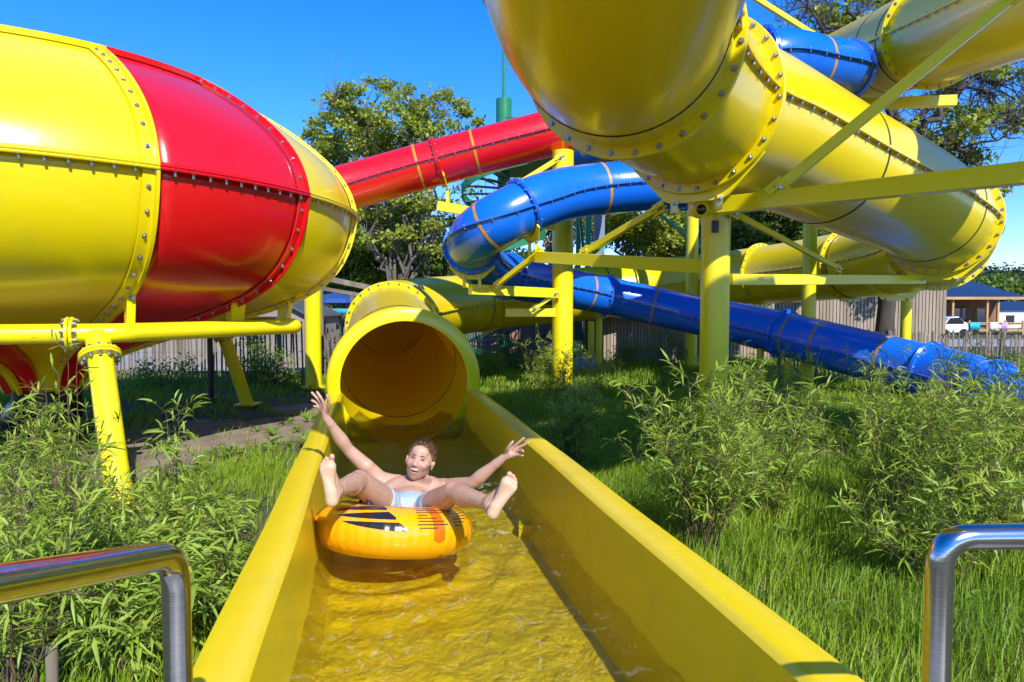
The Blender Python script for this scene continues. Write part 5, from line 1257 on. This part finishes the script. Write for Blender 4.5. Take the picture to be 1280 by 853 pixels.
# hair on shins and thighs as darker strands of colour
leg = np.zeros(nv)
for a, b in ((kR, aR), (kL, aL), (kR, hR), (kL, hL)):
    a = np.array(a); b = np.array(b); ab = b - a; u = np.clip(((co - a) @ ab) / (ab @ ab), 0, 1); d = np.linalg.norm(co - a - u[:, None] * ab, axis=1); leg = np.maximum(leg, (d < .095) * np.clip((u - .0) * 8, 0, 1) * (1 - np.clip((u - .8) * 5, 0, 1)))
leg *= (co[:, 1] > 3.13) * (co[:, 1] < 3.80)
hn = np.array([noise.noise(Vector((c[0] * 160, c[1] * 60, c[2] * 160))) if l > 0 else 0 for c, l in zip(co, leg)])
blend((.27, .155, .095), leg * np.clip(.20 + hn * .8, 0, .55))
me.vertices.foreach_set('co', co.ravel()); at = me.color_attributes.new('tone', 'FLOAT_COLOR', 'POINT')
at.data.foreach_set('color', np.concatenate([np.clip(lum, 0, 1), np.ones((nv, 1))], 1).astype(np.float32).ravel()); me.update()
def to_man(o):
    o.parent = man; o.matrix_parent_inverse = Matrix.Translation(man.location).inverted(); return o
to_man(body)
# hair: a cap of many short locks
HAIR = mat('short_brown_hair', (.19, .10, .05), .45, col2=(.09, .045, .024), vscale=60, bump=.5, bscale=120)
H = MB(); rg = np.random.default_rng(4)
H.ball(hp(0, .026, .038), [.0785 * HS, .097 * HS, .088 * HS], 32, 20, mat3=M_)
hm = remesh(H, 'hair', .004, 1, [HAIR]); hv = np.zeros(len(hm.data.vertices) * 3); hm.data.vertices.foreach_get('co', hv); hv = hv.reshape(-1, 3); HH = (hv - np.array(hd)) @ Mi.T / HS
# keep only the scalp: push the rest inside the head
line = .068 + .008 * np.cos(HH[:, 0] * 30) - np.clip(HH[:, 1] + .045, 0, .2) * .95; out_ = np.clip((line - HH[:, 2]) / .010, 0, 1)
HH2 = HH * (1 - .18 * out_[:, None]) ; jit = np.array([noise.noise(Vector((a * 150, b * 60, c * 150))) for a, b, c in HH]) * .0035 * (1 - out_)
HH2 += HH / np.linalg.norm(HH, axis=1, keepdims=True) * (jit + .0035 * (1 - out_))[:, None]
hv2 = np.array(hd) + (HH2 * HS) @ np.array(M_).T; hm.data.vertices.foreach_set('co', hv2.ravel()); hm.data.update(); to_man(hm)
segs = []
for _ in range(1500):
    a = rg.uniform(-2.9, 2.9) ; e = rg.uniform(.15, 1.45); d = np.array([math.cos(e) * math.sin(a), -math.cos(e) * math.cos(a), math.sin(e)])
    p = np.array([0, .026, .038]) + d * np.array([.080, .099, .091])
    if p[2] < .070 + .010 * math.cos(p[0] * 30) - max(0, p[1] + .045) * .95: continue
    q = p + d * .0005 + np.array([rg.normal() * .003 + .004, -.008, rg.normal() * .003 + .003])
    segs.append((np.array(hp(*p)), np.array(hp(*q)), 0.0015, .0009))
V, Fq = tubes_np(segs, 4); o = npmesh('hair_tufts', V, Fq, HAIR, None, smooth=True); o.parent = hm; o.matrix_parent_inverse = Matrix.Identity(4); o.matrix_parent_inverse = Matrix.Translation(man.location - man.location)
def small(name, m, pts, r, flat=None):
    mb = MB()
    for i in range(len(pts) - 1): caps(mb, hp(*pts[i]), hp(*pts[i + 1]), r[i] * HS, r[i + 1] * HS, 12)
    return to_man(mb.build(name, m, auto=0))
for sx in (-1, 1):
    small('eyebrow', mat('brow_hair', (.13, .07, .038), .7, var=.3, vscale=90), [(sx * .013, -.0800, .0300), (sx * .028, -.0790, .0340), (sx * .043, -.0670, .0300)], [.0034, .0038, .0024])
    small('eye', mat('squinting_eye', (.035, .022, .018), .3, var=.2), [(sx * .016, -.0735, .0095), (sx * .028, -.0740, .0140), (sx * .040, -.0655, .0090)], [.0016, .0026, .0016])
small('mouth', mat('mouth_inside', (.12, .02, .02), .4, var=.2), [(-.022, -.062, -.050), (0, -.068, -.054), (.022, -.062, -.050)], [.006, .010, .006])
small('teeth', mat('teeth', (.62, .58, .52), .2, var=.05), [(-.024, -.0715, -.0435), (-.011, -.0800, -.0470), (.011, -.0800, -.0470), (.024, -.0715, -.0435)], [.0024, .0043, .0043, .0024])
# shorts
S = MB(); S.ball((-.600, 3.88, .415), (.158, .145, .112), 32, 20)
for h_, k_ in ((hR, kR), (hL, kL)): chain(S, [h_ + Vector((0, .02, 0)), h_.lerp(k_, .32)], [.088, .088], 24)
S.ball((-.603, 3.93, .420), (.150, .085, .106), 32, 20)
SHM = bpy.data.materials.new('pale_blue_patterned_cloth'); SHM.use_nodes = True; t_ = SHM.node_tree; b_ = t_.nodes['Principled BSDF']; b_.inputs['Roughness'].default_value = .7
tcx = nn(t_, 'ShaderNodeTexCoord'); mp_ = nn(t_, 'ShaderNodeMapping'); mp_.inputs['Rotation'].default_value = (.4, .2, .8); ck = nn(t_, 'ShaderNodeTexChecker'); ck.inputs['Scale'].default_value = 240
ck.inputs[1].default_value = (.55, .66, .70, 1); ck.inputs[2].default_value = (.20, .34, .46, 1)
t_.links.new(tcx.outputs['Object'], mp_.inputs[0]); t_.links.new(mp_.outputs[0], ck.inputs[0]); t_.links.new(ck.outputs[0], b_.inputs['Base Color'])
n_ = nn(t_, 'ShaderNodeTexNoise'); n_.inputs['Scale'].default_value = 22; bq = nn(t_, 'ShaderNodeBump'); bq.inputs['Strength'].default_value = .8; bq.inputs['Distance'].default_value = .02
t_.links.new(tcx.outputs['Object'], n_.inputs[0]); t_.links.new(n_.outputs[0], bq.inputs['Height']); t_.links.new(bq.outputs[0], b_.inputs['Normal'])
to_man(remesh(S, 'swim_shorts', .005, 4, [SHM]))
# thin cord on the raised wrist
mb = MB(); c = wR.lerp(eR, .20); ax = (eR - wR).normalized(); s_ = ax.cross(Vector((0, 1, 0))).normalized(); u_ = s_.cross(ax); mb.tube([c + (s_ * math.cos(k * math.pi / 12) + u_ * math.sin(k * math.pi / 12)) * .0275 for k in range(24)], .0016, 6, closed=True); to_man(mb.build('wrist_cord', VBLK))
